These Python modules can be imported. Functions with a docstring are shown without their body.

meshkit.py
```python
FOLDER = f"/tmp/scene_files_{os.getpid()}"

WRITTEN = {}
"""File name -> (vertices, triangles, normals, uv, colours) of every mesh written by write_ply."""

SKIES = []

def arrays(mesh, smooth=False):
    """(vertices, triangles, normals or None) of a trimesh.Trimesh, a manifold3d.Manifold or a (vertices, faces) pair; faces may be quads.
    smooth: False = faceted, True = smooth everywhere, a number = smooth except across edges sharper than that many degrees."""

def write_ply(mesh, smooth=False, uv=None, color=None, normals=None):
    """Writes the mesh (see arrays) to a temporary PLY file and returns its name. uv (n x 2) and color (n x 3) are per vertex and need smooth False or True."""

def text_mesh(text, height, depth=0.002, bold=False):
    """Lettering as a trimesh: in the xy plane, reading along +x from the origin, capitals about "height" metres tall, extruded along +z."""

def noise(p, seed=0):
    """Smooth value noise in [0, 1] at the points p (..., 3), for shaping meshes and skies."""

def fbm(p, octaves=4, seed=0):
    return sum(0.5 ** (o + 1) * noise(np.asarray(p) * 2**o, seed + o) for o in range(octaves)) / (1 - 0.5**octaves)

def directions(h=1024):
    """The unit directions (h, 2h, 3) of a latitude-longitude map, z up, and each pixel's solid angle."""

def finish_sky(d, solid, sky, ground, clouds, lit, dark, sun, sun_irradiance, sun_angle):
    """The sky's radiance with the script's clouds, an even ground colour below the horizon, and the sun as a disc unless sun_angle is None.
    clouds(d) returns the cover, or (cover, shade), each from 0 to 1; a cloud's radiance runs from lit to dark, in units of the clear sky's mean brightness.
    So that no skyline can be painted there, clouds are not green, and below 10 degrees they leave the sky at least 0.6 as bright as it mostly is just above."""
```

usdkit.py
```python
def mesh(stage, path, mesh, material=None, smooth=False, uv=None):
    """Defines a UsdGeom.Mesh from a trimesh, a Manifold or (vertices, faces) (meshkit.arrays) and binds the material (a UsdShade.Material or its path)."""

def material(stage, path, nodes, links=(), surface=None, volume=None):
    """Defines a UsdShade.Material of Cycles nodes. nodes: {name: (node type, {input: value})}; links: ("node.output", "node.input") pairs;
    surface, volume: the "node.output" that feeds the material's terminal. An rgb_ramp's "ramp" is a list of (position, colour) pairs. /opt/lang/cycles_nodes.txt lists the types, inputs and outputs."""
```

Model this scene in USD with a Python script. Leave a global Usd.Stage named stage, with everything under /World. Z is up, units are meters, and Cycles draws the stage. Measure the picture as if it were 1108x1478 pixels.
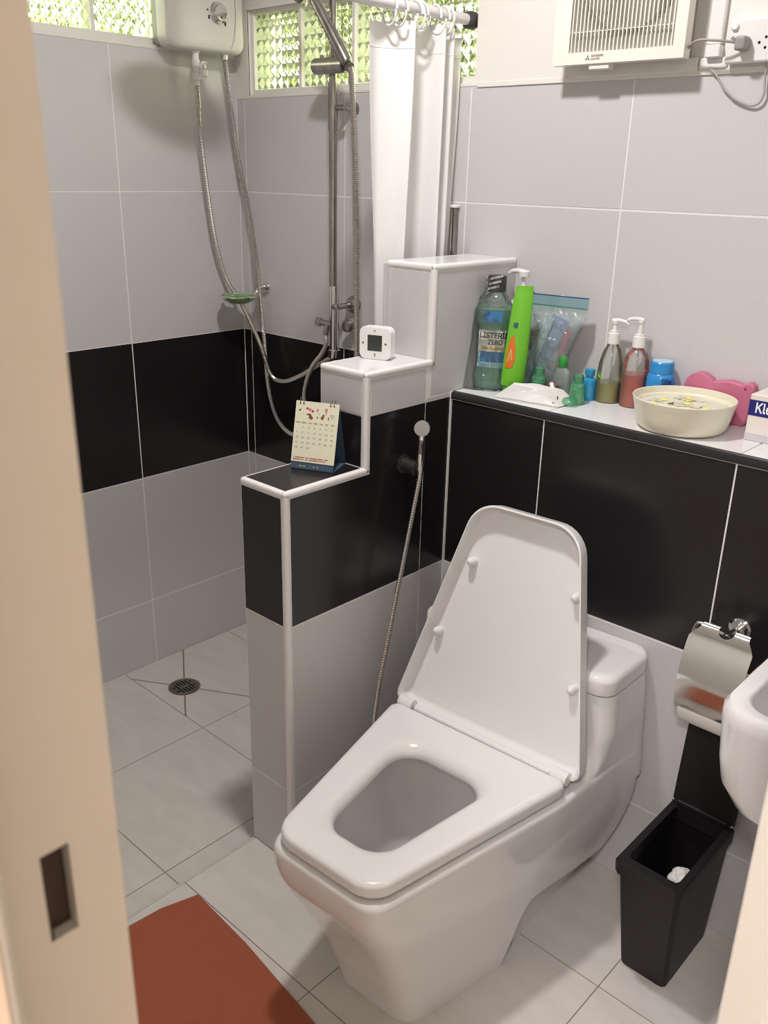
import math, random
import numpy as np, trimesh, usdkit, meshkit
import manifold3d as m3
from shapely.geometry import Polygon, Point, LineString, box as sbox
from shapely import affinity
from shapely.ops import split as shsplit, unary_union
from pxr import Usd, UsdGeom, UsdLux, UsdShade, Gf, Sdf

random.seed(7)
RNG = np.random.default_rng(7)
stage = Usd.Stage.CreateInMemory()
UsdGeom.SetStageUpAxis(stage, UsdGeom.Tokens.z)
UsdGeom.SetStageMetersPerUnit(stage, 1.0)
WORLD = UsdGeom.Xform.Define(stage, '/World')
stage.SetDefaultPrim(WORLD.GetPrim())
UsdGeom.Scope.Define(stage, '/World/Looks')

# ------------------------------------------------------------------ camera
FPX, IMW = 1283.05, 1108.0
CAM = np.array([2.2084, -1.7491, 1.4615])
yaw, pitch, roll = np.radians([42.508, 20.959, 1.302])
fwd = np.array([-math.sin(yaw) * math.cos(pitch), math.cos(yaw) * math.cos(pitch), -math.sin(pitch)])
rt0 = np.array([math.cos(yaw), math.sin(yaw), 0.0]); up0 = np.cross(rt0, fwd)
RT = math.cos(roll) * rt0 + math.sin(roll) * up0
UP = -math.sin(roll) * rt0 + math.cos(roll) * up0
cam = UsdGeom.Camera.Define(stage, '/World/camera')
mtx = Gf.Matrix4d(*RT, 0, *UP, 0, *(-fwd), 0, *CAM, 1)
cam.AddTransformOp().Set(mtx)
cam.CreateHorizontalApertureAttr(36.0)
cam.CreateVerticalApertureAttr(48.0)
cam.CreateFocalLengthAttr(36.0 * FPX / IMW)
cam.CreateClippingRangeAttr(Gf.Vec2f(0.02, 200.0))
cam.CreateFStopAttr(22.0)
cam.CreateFocusDistanceAttr(2.1)
cam.CreateExposureAttr(1.72)

# ------------------------------------------------------------------ light
sky = UsdLux.DomeLight.Define(stage, '/World/sky')
sky.CreateIntensityAttr(1.0); sky.CreateColorAttr(Gf.Vec3f(1.0, 0.98, 0.80)); sky.CreateExposureAttr(-0.6)

def disk_light(name, loc, r, color, inten, rot=(0, 0, 0)):
    d = UsdLux.DiskLight.Define(stage, '/World/' + name)
    d.CreateRadiusAttr(r); d.CreateColorAttr(Gf.Vec3f(*color)); d.CreateIntensityAttr(inten)
    d.AddTranslateOp().Set(Gf.Vec3d(*loc)); d.AddRotateXYZOp().Set(Gf.Vec3f(*rot))
    return d
disk_light('ceiling_lamp', (1.19, -0.76, 2.335), 0.065, (1.0, 0.957, 0.945), 124.0)
disk_light('hall_lamp', (2.36, -2.32, 2.22), 0.14, (1.0, 0.92, 0.91), 62.0)

# ------------------------------------------------------------------ helpers
USED = {}
def path_of(parent, name):
    key = (parent, name); n = USED.get(key, 0); USED[key] = n + 1
    return f'{parent}/{name}' + (f'_{n:03d}' if n else '')

def to_vf(m):
    if hasattr(m, 'to_mesh'):
        q = m.to_mesh(); return np.array(q.vert_properties[:, :3]), np.array(q.tri_verts)
    if isinstance(m, tuple):
        v, f = np.asarray(m[0], float), np.asarray(m[1], int)
        if f.shape[1] == 4: f = np.vstack([f[:, [0, 1, 2]], f[:, [0, 2, 3]]])
        return v, f
    if isinstance(m, (tuple, list)):
        vs, fs, n = [], [], 0
        for q in m:
            v, f = to_vf(q); vs.append(v); fs.append(f + n); n += len(v)
        return np.vstack(vs), np.vstack(fs)
    return np.array(m.vertices), np.array(m.faces)

def tags(prim, label=None, cat=None, group=None, kind=None):
    for k, v in (('label', label), ('category', cat), ('group', group), ('kind', kind)):
        if v: prim.SetCustomDataByKey(k, v)

ORIGIN = {}
def thing(name, label, cat, loc=(0, 0, 0), rotz=0.0, group=None, kind=None):
    p = path_of('/World', name)
    x = UsdGeom.Xform.Define(stage, p)
    x.AddTranslateOp().Set(Gf.Vec3d(*map(float, loc)))
    if rotz: x.AddRotateZOp().Set(float(rotz))
    tags(x.GetPrim(), label, cat, group, kind)
    ORIGIN[p] = (np.array(loc, float), rotz)
    return p

def part(parent, name, mesh, mat, smooth=35, label=None, world=True, kind=None, uv=None):
    """world=True: the mesh is given in world coordinates and is moved into the thing's frame."""
    v, f = to_vf(mesh)
    if world:
        root = '/'.join(parent.split('/')[:3])
        o, rz = ORIGIN[root]; v = v - o
        if rz:
            a = math.radians(-rz); c, s = math.cos(a), math.sin(a)
            v = np.stack([c * v[:, 0] - s * v[:, 1], s * v[:, 0] + c * v[:, 1], v[:, 2]], 1)
    p = path_of(parent, name)
    m = usdkit.mesh(stage, p, (v, f), mat, smooth=smooth)
    tags(m.GetPrim(), label, None, None, kind)
    return p

def solo(name, label, cat, mesh, mat, group=None, kind=None, smooth=35):
    v, f = to_vf(mesh)
    lo, hi = v.min(0), v.max(0); base = np.array([(lo[0] + hi[0]) / 2, (lo[1] + hi[1]) / 2, lo[2]])
    p = path_of('/World', name)
    m = usdkit.mesh(stage, p, (v - base, f), mat, smooth=smooth)
    m.AddTranslateOp().Set(Gf.Vec3d(*map(float, base)))
    tags(m.GetPrim(), label, cat, group, kind)
    return p

def bx(x0, x1, y0, y1, z0, z1, bev=0.0):
    """box, optionally chamfered"""
    if bev <= 0:
        m = trimesh.creation.box((x1 - x0, y1 - y0, z1 - z0)); m.apply_translation(((x0 + x1) / 2, (y0 + y1) / 2, (z0 + z1) / 2)); return m
    b = min(bev, (x1 - x0) * .49, (y1 - y0) * .49, (z1 - z0) * .49)
    pts = []
    for sx in (0, 1):
        for sy in (0, 1):
            for sz in (0, 1):
                c = np.array([(x0, x1)[sx], (y0, y1)[sy], (z0, z1)[sz]]); d = np.array([(1, -1)[sx], (1, -1)[sy], (1, -1)[sz]]) * b
                pts += [c + d * (1, 1, 0), c + d * (1, 0, 1), c + d * (0, 1, 1)]
    return m3.Manifold.hull_points(np.array(pts))

def rbox(x0, x1, y0, y1, z0, z1, r, seg=16):
    s = m3.Manifold.sphere(r, seg)
    parts = [s.translate((x, y, z)) for x in (x0 + r, x1 - r) for y in (y0 + r, y1 - r) for z in (z0 + r, z1 - r)]
    return m3.Manifold.batch_hull(parts)

def spline(pts, n=12):
    p = np.asarray(pts, float); out = []
    q = np.vstack([2 * p[0] - p[1], p, 2 * p[-1] - p[-2]])
    for i in range(1, len(q) - 2):
        a, b, c, d = q[i - 1], q[i], q[i + 1], q[i + 2]
        for t in np.arange(n) / n:
            out.append(.5 * (2 * b + (c - a) * t + (2 * a - 5 * b + 4 * c - d) * t * t + (3 * b - a - 3 * c + d) * t ** 3))
    out.append(p[-1]); return np.array(out)

def resample(p, step):
    d = np.r_[0, np.cumsum(np.linalg.norm(np.diff(p, axis=0), axis=1))]
    n = max(2, int(d[-1] / step) + 1); t = np.linspace(0, d[-1], n)
    return np.stack([np.interp(t, d, p[:, k]) for k in range(p.shape[1])], 1)

def tube(p, r, sides=10, caps=True):
    p = np.asarray(p, float); n = len(p); r = np.broadcast_to(np.asarray(r, float), (n,))
    t = np.gradient(p, axis=0); t /= np.linalg.norm(t, axis=1, keepdims=True) + 1e-12
    ref = np.array([0, 0, 1.0]) if abs(t[0, 2]) < .9 else np.array([1.0, 0, 0])
    a = np.cross(t[0], ref); a /= np.linalg.norm(a); A = [a]
    for i in range(1, n):
        a = A[-1] - t[i] * (A[-1] @ t[i]); a /= np.linalg.norm(a) + 1e-12; A.append(a)
    A = np.array(A); B = np.cross(t, A)
    ang = np.arange(sides) * 2 * np.pi / sides
    v = p[:, None] + r[:, None, None] * (np.cos(ang)[None, :, None] * A[:, None] + np.sin(ang)[None, :, None] * B[:, None])
    i, j = np.meshgrid(np.arange(n - 1), np.arange(sides), indexing='ij'); k = (j + 1) % sides
    q = np.stack([i * sides + j, i * sides + k, (i + 1) * sides + k, (i + 1) * sides + j], -1).reshape(-1, 4)
    f = np.vstack([q[:, [0, 1, 2]], q[:, [0, 2, 3]]]); v = v.reshape(-1, 3)
    if caps:
        v = np.vstack([v, p[0], p[-1]]); c0, c1 = len(v) - 2, len(v) - 1; j = np.arange(sides); k = (j + 1) % sides
        f = np.vstack([f, np.stack([np.full(sides, c0), k, j], 1), np.stack([np.full(sides, c1), (n - 1) * sides + j, (n - 1) * sides + k], 1)])
    return v, f

def hose(pts, r, pitch=.0046):
    p = resample(spline(pts, 16), pitch / 2)
    rr = np.where(np.arange(len(p)) % 2 == 0, r, r * .84)
    return tube(p, rr, 8)

def cyl(a, b, r, r2=None, sides=28):
    a, b = np.asarray(a, float), np.asarray(b, float)
    return tube(np.array([a, b]), [r, r if r2 is None else r2], sides)

def lathe(prof, sides=32, center=(0, 0, 0), axis=None):
    """prof: (radius, height) pairs, bottom to top, closed with caps where the radius is 0"""
    prof = np.asarray(prof, float); n = len(prof); ang = np.arange(sides) * 2 * np.pi / sides
    v = np.stack([prof[:, 0][:, None] * np.cos(ang), prof[:, 0][:, None] * np.sin(ang), np.broadcast_to(prof[:, 1][:, None], (n, sides))], -1).reshape(-1, 3)
    i, j = np.meshgrid(np.arange(n - 1), np.arange(sides), indexing='ij'); k = (j + 1) % sides
    q = np.stack([i * sides + j, i * sides + k, (i + 1) * sides + k, (i + 1) * sides + j], -1).reshape(-1, 4)
    f = np.vstack([q[:, [0, 1, 2]], q[:, [0, 2, 3]]])
    if axis is not None:
        ax = np.asarray(axis, float); ax /= np.linalg.norm(ax)
        T = trimesh.geometry.align_vectors([0, 0, 1], ax); v = v @ T[:3, :3].T
    return v + np.asarray(center, float), f

def loft(rings, cap0=True, cap1=True, closed=True):
    R = [np.asarray(r, float) for r in rings]; n, s = len(R), len(R[0]); v = np.vstack(R)
    i, j = np.meshgrid(np.arange(n - 1), np.arange(s if closed else s - 1), indexing='ij'); k = (j + 1) % s
    q = np.stack([i * s + j, i * s + k, (i + 1) * s + k, (i + 1) * s + j], -1).reshape(-1, 4)
    f = [q[:, [0, 1, 2]], q[:, [0, 2, 3]]]; j = np.arange(s); k = (j + 1) % s
    if cap0: v = np.vstack([v, R[0].mean(0)]); f.append(np.stack([np.full(s, len(v) - 1), k, j], 1))
    if cap1: v = np.vstack([v, R[-1].mean(0)]); f.append(np.stack([np.full(s, len(v) - 1), (n - 1) * s + j, (n - 1) * s + k], 1))
    return v, np.vstack(f)

def outline(pts, r, n=96, start=None):
    """rounded polygon resampled to n points, counter-clockwise, from the point nearest start"""
    P = Polygon(pts)
    P = P.buffer(-r, quad_segs=12).buffer(r, quad_segs=12) if r > 0 else P
    c = np.array(P.exterior.coords)[:-1]
    if Polygon(c).exterior.is_ccw is False: c = c[::-1]
    s = np.array(start if start is not None else pts[0]); L = LineString(np.vstack([c, c[:1]]))
    d0 = L.project(Point(s)); d = (d0 + np.arange(n) * L.length / n) % L.length
    return np.array([L.interpolate(q).coords[0] for q in d])

def at_z(o, z): return np.column_stack([o, np.full(len(o), z)])

def extrude(poly, h, T=None):
    m = trimesh.creation.extrude_polygon(poly, h, engine='earcut')
    if T is not None: m.apply_transform(T)
    return m

def frame_T(o, ex, ey):
    """matrix that takes local x,y,z to ex, ey, ex x ey at o"""
    ex, ey = np.asarray(ex, float), np.asarray(ey, float); ex = ex / np.linalg.norm(ex); ez = np.cross(ex, ey); ez /= np.linalg.norm(ez); ey = np.cross(ez, ex)
    T = np.eye(4); T[:3, 0], T[:3, 1], T[:3, 2], T[:3, 3] = ex, ey, ez, o
    return T

def xf(mesh, T):
    v, f = to_vf(mesh); return v @ T[:3, :3].T + T[:3, 3], f

def text(s, h, o, ex, ey, depth=.0004, bold=False, center=False, sx=1.0):
    v, f = to_vf(meshkit.text_mesh(s, h, depth, bold)); v = v.copy(); v[:, 0] *= sx
    if center: v[:, 0] -= (v[:, 0].min() + v[:, 0].max()) / 2
    return xf((v, f), frame_T(o, ex, ey))

def wrap(mesh, r):
    """bends a flat mesh in the xz plane (front towards -y) round a vertical cylinder of radius r (angles about -y)"""
    v, f = to_vf(mesh); a = v[:, 0] / r; rr = r + v[:, 2]
    return np.stack([rr * np.sin(a), -rr * np.cos(a), v[:, 1]], 1), f

# ------------------------------------------------------------------ materials
LK = '/World/Looks/'
def pm(name, color, rough=.5, metal=0.0, bump=None, noise=None, **kw):
    nodes = {'p': ('principled_bsdf', dict(base_color=color, roughness=rough, metallic=metal, **kw))}
    links = []
    if noise:  # (scale, amount, [stretch])
        c = np.array(color); sc = noise[2] if len(noise) > 2 else (1, 1, 1)
        nodes |= {'g': ('geometry', {}), 'mp': ('mapping', {'scale': sc}), 'n': ('noise_texture', {'scale': noise[0], 'detail': 4.0, 'roughness': .6}),
                  'r': ('rgb_ramp', {'ramp': [(.25, tuple(np.clip(c * (1 - noise[1]), 0, 1))), (.75, tuple(np.clip(c * (1 + noise[1]), 0, 1)))]})}
        links += [('g.position', 'mp.vector'), ('mp.vector', 'n.vector'), ('n.fac', 'r.fac'), ('r.color', 'p.base_color')]
    if bump:  # (scale, distance, [stretch])
        sc = bump[2] if len(bump) > 2 else (1, 1, 1)
        nodes |= {'bg': ('geometry', {}), 'bm': ('mapping', {'scale': sc}), 'bn': ('noise_texture', {'scale': bump[0], 'detail': 3.0}), 'b': ('bump', {'distance': bump[1], 'strength': 1.0})}
        links += [('bg.position', 'bm.vector'), ('bm.vector', 'bn.vector'), ('bn.fac', 'b.height'), ('b.normal', 'p.normal')]
    return usdkit.material(stage, LK + name, nodes, links, surface='p.BSDF')

def film(name, tint, gloss=.12, rough=.06, haze=None, hz=.0, crinkle=0.0, ior=1.42):
    """thin clear plastic: a transparent sheet with a fresnel gloss and, if asked, a little milky diffuse"""
    nodes = {'t': ('transparent_bsdf', {'color': tint}), 'g': ('glossy_bsdf', {'color': (1, 1, 1), 'roughness': rough}),
             'fr': ('fresnel', {'IOR': ior}), 'ad': ('math', {'math_type': 'add', 'value2': gloss * .3}), 'm': ('mix_closure', {})}
    links = [('fr.fac', 'ad.value1'), ('ad.value', 'm.fac'), ('g.BSDF', 'm.closure2')]
    if haze:
        nodes |= {'d': ('diffuse_bsdf', {'color': haze}), 'm2': ('mix_closure', {'fac': hz})}
        links += [('t.BSDF', 'm2.closure1'), ('d.BSDF', 'm2.closure2'), ('m2.closure', 'm.closure1')]
    else: links += [('t.BSDF', 'm.closure1')]
    if crinkle:
        nodes |= {'cg': ('geometry', {}), 'cn': ('noise_texture', {'scale': 70.0, 'detail': 2.0, 'distortion': .8}), 'cb': ('bump', {'distance': crinkle})}
        links += [('cg.position', 'cn.vector'), ('cn.fac', 'cb.height'), ('cb.normal', 'g.normal'), ('cb.normal', 'fr.normal')]
    return usdkit.material(stage, LK + name, nodes, links, surface='m.closure')

GREY = (.60, .588, .596)
M = {}
def tile_mat(name, c, rough, amp=.02, bscale=900):
    return pm(name, c, rough, noise=(260, amp, (1, 1, .25)), bump=(700, .00006), specular_ior_level=.5)
M['tile_grey'] = tile_mat('tile_grey', GREY, .30)
M['tile_grey_b'] = tile_mat('tile_grey_b', tuple(np.array(GREY) * .985), .30)
M['tile_black'] = pm('tile_black', (.0135, .0115, .0130), .24, bump=(500, .00005))
M['tile_black_b'] = pm('tile_black_b', (.0145, .0125, .0140), .25, bump=(500, .00005))
M['tile_white'] = pm('tile_white', (.77, .77, .78), .18)
M['grout'] = pm('grout', (.80, .79, .77), .8)
M['trim_white'] = pm('trim_white', (.83, .815, .80), .28)
M['trim_black'] = pm('trim_black', (.02, .02, .022), .22)
def floor_mat(name, c):
    return pm(name, c, .38, noise=(9, .07, (1.0, 2.6, 1.0)), bump=(60, .0002))
M['floor_a'] = floor_mat('floor_a', (.66, .625, .58)); M['floor_b'] = floor_mat('floor_b', (.645, .61, .567))
M['floor_grout'] = pm('floor_grout', (.24, .205, .17), .85)
M['loop_pale'] = pm('loop_pale', (.40, .375, .35), .6)
M['plaster'] = pm('plaster', (.80, .77, .73), .6, bump=(40, .0006))
M['ceiling'] = pm('ceiling', (.82, .80, .77), .7)
M['hall_paint'] = pm('hall_paint', (.80, .745, .66), .7)
M['peach'] = pm('peach_paint', (.80, .62, .46), .6)
M['hall_floor'] = pm('hall_floor', (.42, .32, .23), .5)
M['ceramic'] = pm('ceramic', (.80, .785, .77), .09, coat_weight=.4, coat_roughness=.04)
M['seat'] = pm('seat_plastic', (.83, .82, .815), .16)
M['white_plastic'] = pm('white_plastic', (.80, .79, .77), .35)
M['cream_plastic'] = pm('cream_plastic', (.82, .795, .725), .32)
M['chrome'] = pm('chrome', (.78, .77, .76), .10, 1.0)
M['chrome_dull'] = pm('chrome_dull', (.36, .345, .33), .25, 1.0, noise=(60, .35, (1, 1, .2)))
M['hose_metal'] = pm('hose_metal', (.62, .59, .55), .28, 1.0)
M['dark_metal'] = pm('dark_metal', (.10, .095, .09), .35, .8)
M['drain_metal'] = pm('drain_metal', (.20, .19, .16), .45, .7, noise=(90, .3))
M['black_plastic'] = pm('black_plastic', (.011, .0085, .0095), .48, specular_ior_level=.32)
M['dark_void'] = pm('dark_void', (.006, .006, .006), .9)
M['curtain'] = usdkit.material(stage, LK + 'curtain', {
    'p': ('principled_bsdf', {'base_color': (.94, .935, .93), 'roughness': .7}), 't': ('translucent_bsdf', {'color': (.92, .91, .88)}), 'm': ('mix_closure', {'fac': .22}),
    'g': ('geometry', {}), 'n': ('noise_texture', {'scale': 14.0, 'detail': 2.0}), 'b': ('bump', {'distance': .0012})},
    [('p.BSDF', 'm.closure1'), ('t.BSDF', 'm.closure2'), ('g.position', 'n.vector'), ('n.fac', 'b.height'), ('b.normal', 'p.normal')], surface='m.closure')
M['mat_red'] = pm('bath_mat', (.36, .098, .045), .85, noise=(700, .22), bump=(900, .0012))
M['door'] = pm('door_paint', (.80, .76, .69), .42)
M['jamb'] = pm('jamb_paint', (.80, .76, .69), .45)
M['recess'] = pm('recess_metal', (.05, .032, .026), .35, .3)
M['wood_dark'] = pm('dark_wood', (.09, .05, .03), .5)
M['glass_block'] = usdkit.material(stage, LK + 'glass_block', {
    'g': ('glass_bsdf', {'color': (.93, .96, .86), 'roughness': .02, 'IOR': 1.48}), 't': ('transparent_bsdf', {'color': (.80, .92, .72)}), 'm': ('mix_closure', {'fac': .12})},
    [('g.BSDF', 'm.closure1'), ('t.BSDF', 'm.closure2')], surface='m.closure')
M['block_edge'] = pm('block_edge', (.52, .66, .42), .25, transmission_weight=.4)
M['leaf'] = usdkit.material(stage, LK + 'leaf', {
    'd': ('diffuse_bsdf', {'color': (.20, .25, .09)}), 't': ('translucent_bsdf', {'color': (.42, .48, .12)}), 'm': ('mix_closure', {'fac': .45})},
    [('d.BSDF', 'm.closure1'), ('t.BSDF', 'm.closure2')], surface='m.closure')
M['soil'] = pm('soil', (.10, .09, .06), .9)
M['white'] = pm('white_gloss', (.84, .83, .81), .25)
M['paper'] = pm('paper', (.78, .775, .60), .7)
M['tissue'] = pm('tissue', (.80, .78, .74), .9)
M['blue_card'] = pm('blue_card', (.055, .10, .16), .55)
def flat(name, c, rough=.5, **k): M[name] = pm(name, c, rough, **k); return M[name]
flat('ink_black', (.02, .02, .02)); flat('ink_grey', (.16, .14, .12)); flat('ink_red', (.45, .05, .06)); flat('ink_pink', (.70, .22, .28)); flat('ink_brown', (.26, .10, .03)); flat('ink_white', (.85, .85, .85))
flat('lcd', (.035, .043, .038), .25); flat('grey_mark', (.30, .30, .30))
flat('tube_green', (.16, .52, .03), .28); flat('tube_green_dark', (.055, .25, .02), .3); flat('orange', (.72, .17, .02), .4); flat('ink_blue', (.02, .04, .22), .4)
flat('label_white', (.84, .84, .76), .4); flat('label_blue', (.05, .22, .46), .4); flat('label_lightblue', (.36, .70, .82), .4); flat('label_yellow', (.60, .47, .17), .4)
flat('cap_black', (.035, .03, .034), .4)
flat('jar_blue', (.03, .27, .62), .25); flat('lid_pale', (.45, .62, .74), .3); flat('pink_foam', (.56, .16, .26), .6, bump=(300, .0004)); flat('bowl_cream', (.80, .765, .61), .22)
M['petal'] = usdkit.material(stage, LK + 'petal', {'d': ('diffuse_bsdf', {'color': (.90, .89, .78)}), 't': ('translucent_bsdf', {'color': (.90, .89, .76)}), 'm': ('mix_closure', {'fac': .45})}, [('d.BSDF', 'm.closure1'), ('t.BSDF', 'm.closure2')], surface='m.closure'); flat('petal_yellow', (.82, .70, .16), .5); flat('kleenex_blue', (.012, .015, .16), .4); flat('box_white', (.78, .725, .66), .45)
flat('brown_item', (.075, .042, .033), .4); flat('brown_soap', (.10, .068, .03), .35); flat('tube_blue', (.17, .25, .46), .3); flat('tube_pale', (.36, .47, .50), .3); flat('pink_item', (.50, .08, .15), .4)
flat('zip_blue', (.03, .07, .18), .3); flat('zip_green', (.02, .22, .12), .3); flat('cap_green', (.04, .30, .06), .3); flat('olive', (.13, .15, .03), .3)
flat('plug_grey', (.30, .28, .26), .45); flat('cord_grey', (.36, .33, .30), .5); flat('fan_dark', (.05, .045, .04), .6); flat('fan_grey', (.42, .40, .36), .5)
flat('heater_white', (.70, .69, .66), .3); flat('grey_plastic', (.36, .35, .34), .4); flat('rod_white', (.70, .69, .68), .35); flat('rod_end', (.06, .055, .06), .5)
M['bowl_water'] = film('bowl_water', (.99, .99, .96), .0, .03, (.90, .885, .76), .6, 0.0, 1.12)
M['water'] = pm('water', (.95, .97, .97), .02, transmission_weight=1.0, ior=1.33)
M['clear'] = film('clear_plastic', (.97, .98, .96), .0, .08, (.84, .84, .80), .09)
M['clear_bag'] = film('clear_bag', (.99, .995, .99), .0, .09, (.9, .9, .9), .03, .006, 1.28)
M['zip_film'] = film('zip_film', (.88, .94, .95), .26, .08, (.55, .68, .70), .20, .006)
M['zip_band'] = film('zip_band', (.62, .80, .86), .10, .1, (.40, .60, .68), .45)
M['clear_green'] = film('clear_green', (.60, .90, .72), .15, .05, (.18, .60, .34), .22)
M['clear_mouth'] = film('clear_mouth', (.92, .98, .95), .06, .05, (.42, .66, .56), .08)
M['clear_blue'] = film('clear_blue', (.10, .45, .75), .15, .05, (.02, .25, .55), .45)
M['dish_green'] = film('dish_green', (.50, .82, .45), .05, .05, (.34, .58, .20), .55)
M['frost'] = film('frost', (.80, .86, .82), .12, .2, (.55, .62, .58), .35)
M['liquid_mouth'] = film('liquid_mouth', (.74, .95, .86), .0, .05, (.34, .74, .58), .50)
M['liquid_green'] = film('liquid_green', (.62, .60, .12), .0, .05, (.40, .37, .03), .85)
M['liquid_orange'] = film('liquid_orange', (.75, .20, .06), .0, .05, (.66, .075, .02), .9)
M['sheet_film'] = pm('sheet_film', (.66, .66, .63), .4, bump=(60, .001))

# ------------------------------------------------------------------ room shell
ZS = -0.019                      # shower floor
XL, XPL, XPR, XR = 0.0, 0.866, 1.0, 2.03
YF, YM, YT = -0.710, -0.491, -0.292
S1, S2, S3 = 0.8865, 1.0855, 1.2825
YL, ZL = -0.2183, 1.0077
Z0, Z1, Z2, Z3, ZTB, ZTL = 0.198, 0.5975, 0.9975, 1.3975, 1.645, 1.748
YE, ZC = -2.0, 2.34
JX = [0.0, .0337, .4387, .8436, 1.2472, 1.6506, 2.03]
JY = [0.0, -.3988, -.80, -1.20, -1.60, YE]
G = 0.0013                        # half a joint

def structure(name, loc=(0, 0, 0), label=None):
    return thing(name, label, None, loc, kind='structure')

def tile_on(parent, axis, plane, a0, a1, z0, z1, black=False, sign=-1, name='tile', mat=None):
    """one wall tile; axis 'y' = plane y const (front towards -y), 'x' = plane x const (front towards sign*x)"""
    if a1 - a0 < 2.5 * G or z1 - z0 < 2.5 * G: return
    m = mat or M[('tile_black' if black else 'tile_grey') + random.choice(['', '', '_b'])]
    a0, a1, z0, z1 = a0 + G, a1 - G, z0 + G, z1 - G
    t, pr = .007, random.uniform(-.0002, .0002)
    if axis == 'y': msh = bx(a0, a1, plane + pr, plane + t, z0, z1, .0009)
    elif sign > 0: msh = bx(plane - t, plane + pr, a0, a1, z0, z1, .0009)
    else: msh = bx(plane + pr, plane + t, a0, a1, z0, z1, .0009)
    part(parent, name, msh, m, smooth=False)

# floor
fl = structure('floor', (0.9, -1.0, 0))
base = m3.Manifold.batch_boolean([m3.Manifold.cube((XR - XPL + .3, 2.3, .10)).translate((XPL, YE - .1, -.1008)),
                                  m3.Manifold.cube((XPL + .2, 2.3, .10)).translate((-.2, YE - .1, -.1005 + ZS - .0003))], m3.OpType.Add)
hole = m3.Manifold.cylinder(.2, .0445, .0445, 40).translate((.189, -.429, -.15))
part(fl, 'floor_slab', base - hole, M['floor_grout'], smooth=False)
part(fl, 'step_edge', bx(XPL - .0, XPL + .006, YE, YF - .001, ZS, -.0005, .001), M['floor_a'], smooth=False)
def floor_tile(poly, z, mat):
    poly = poly.buffer(0)
    if poly.area < 1e-4: return
    for g in getattr(poly, 'geoms', [poly]):
        inner = g.buffer(-.0011, join_style=2)
        if inner.is_empty or inner.geom_type != 'Polygon': continue
        part(fl, 'tile', extrude(inner, .0055, np.array([[1, 0, 0, 0], [0, 1, 0, 0], [0, 0, 1, z - .0055], [0, 0, 0, 1.0]])), mat, smooth=False)
fx, fy = [XPL + .006, 1.272, 1.664, XR], [YL, -.512, -.908, -1.308, -1.708, YE]
for i in range(3):
    for j in range(5):
        p = sbox(fx[i], fy[j + 1], fx[i + 1], fy[j])
        if i == 0: p = p.difference(sbox(XPL, YF, XPR, 0))
        floor_tile(p, random.uniform(-.0003, 0), M[random.choice(['floor_a', 'floor_b'])])
sx, sy = [0, .404, .798, XPL], [0, -.518 + .40, -.518, -.910, -1.305, -1.705, YE]
DR = (.189, -.429)
for i in range(3):
    for j in range(6):
        p = sbox(sx[i] if i else 0, sy[j + 1], sx[i + 1], sy[j])
        if i == 0 and j == 2 - 1:
            cuts = [LineString([DR, q]) for q in ((.339, -.530), (.420, -.296), (.000, -.300), (.020, -.530))]
            p = p.difference(unary_union([c.buffer(.0012) for c in cuts])).difference(Point(DR).buffer(.048))
        floor_tile(p, ZS + random.uniform(-.0003, 0), M[random.choice(['floor_a', 'floor_b'])])

def solid(x0, x1, y0, y1, z0, z1): return m3.Manifold.cube((x1 - x0, y1 - y0, z1 - z0)).translate((x0, y0, z0))

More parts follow.
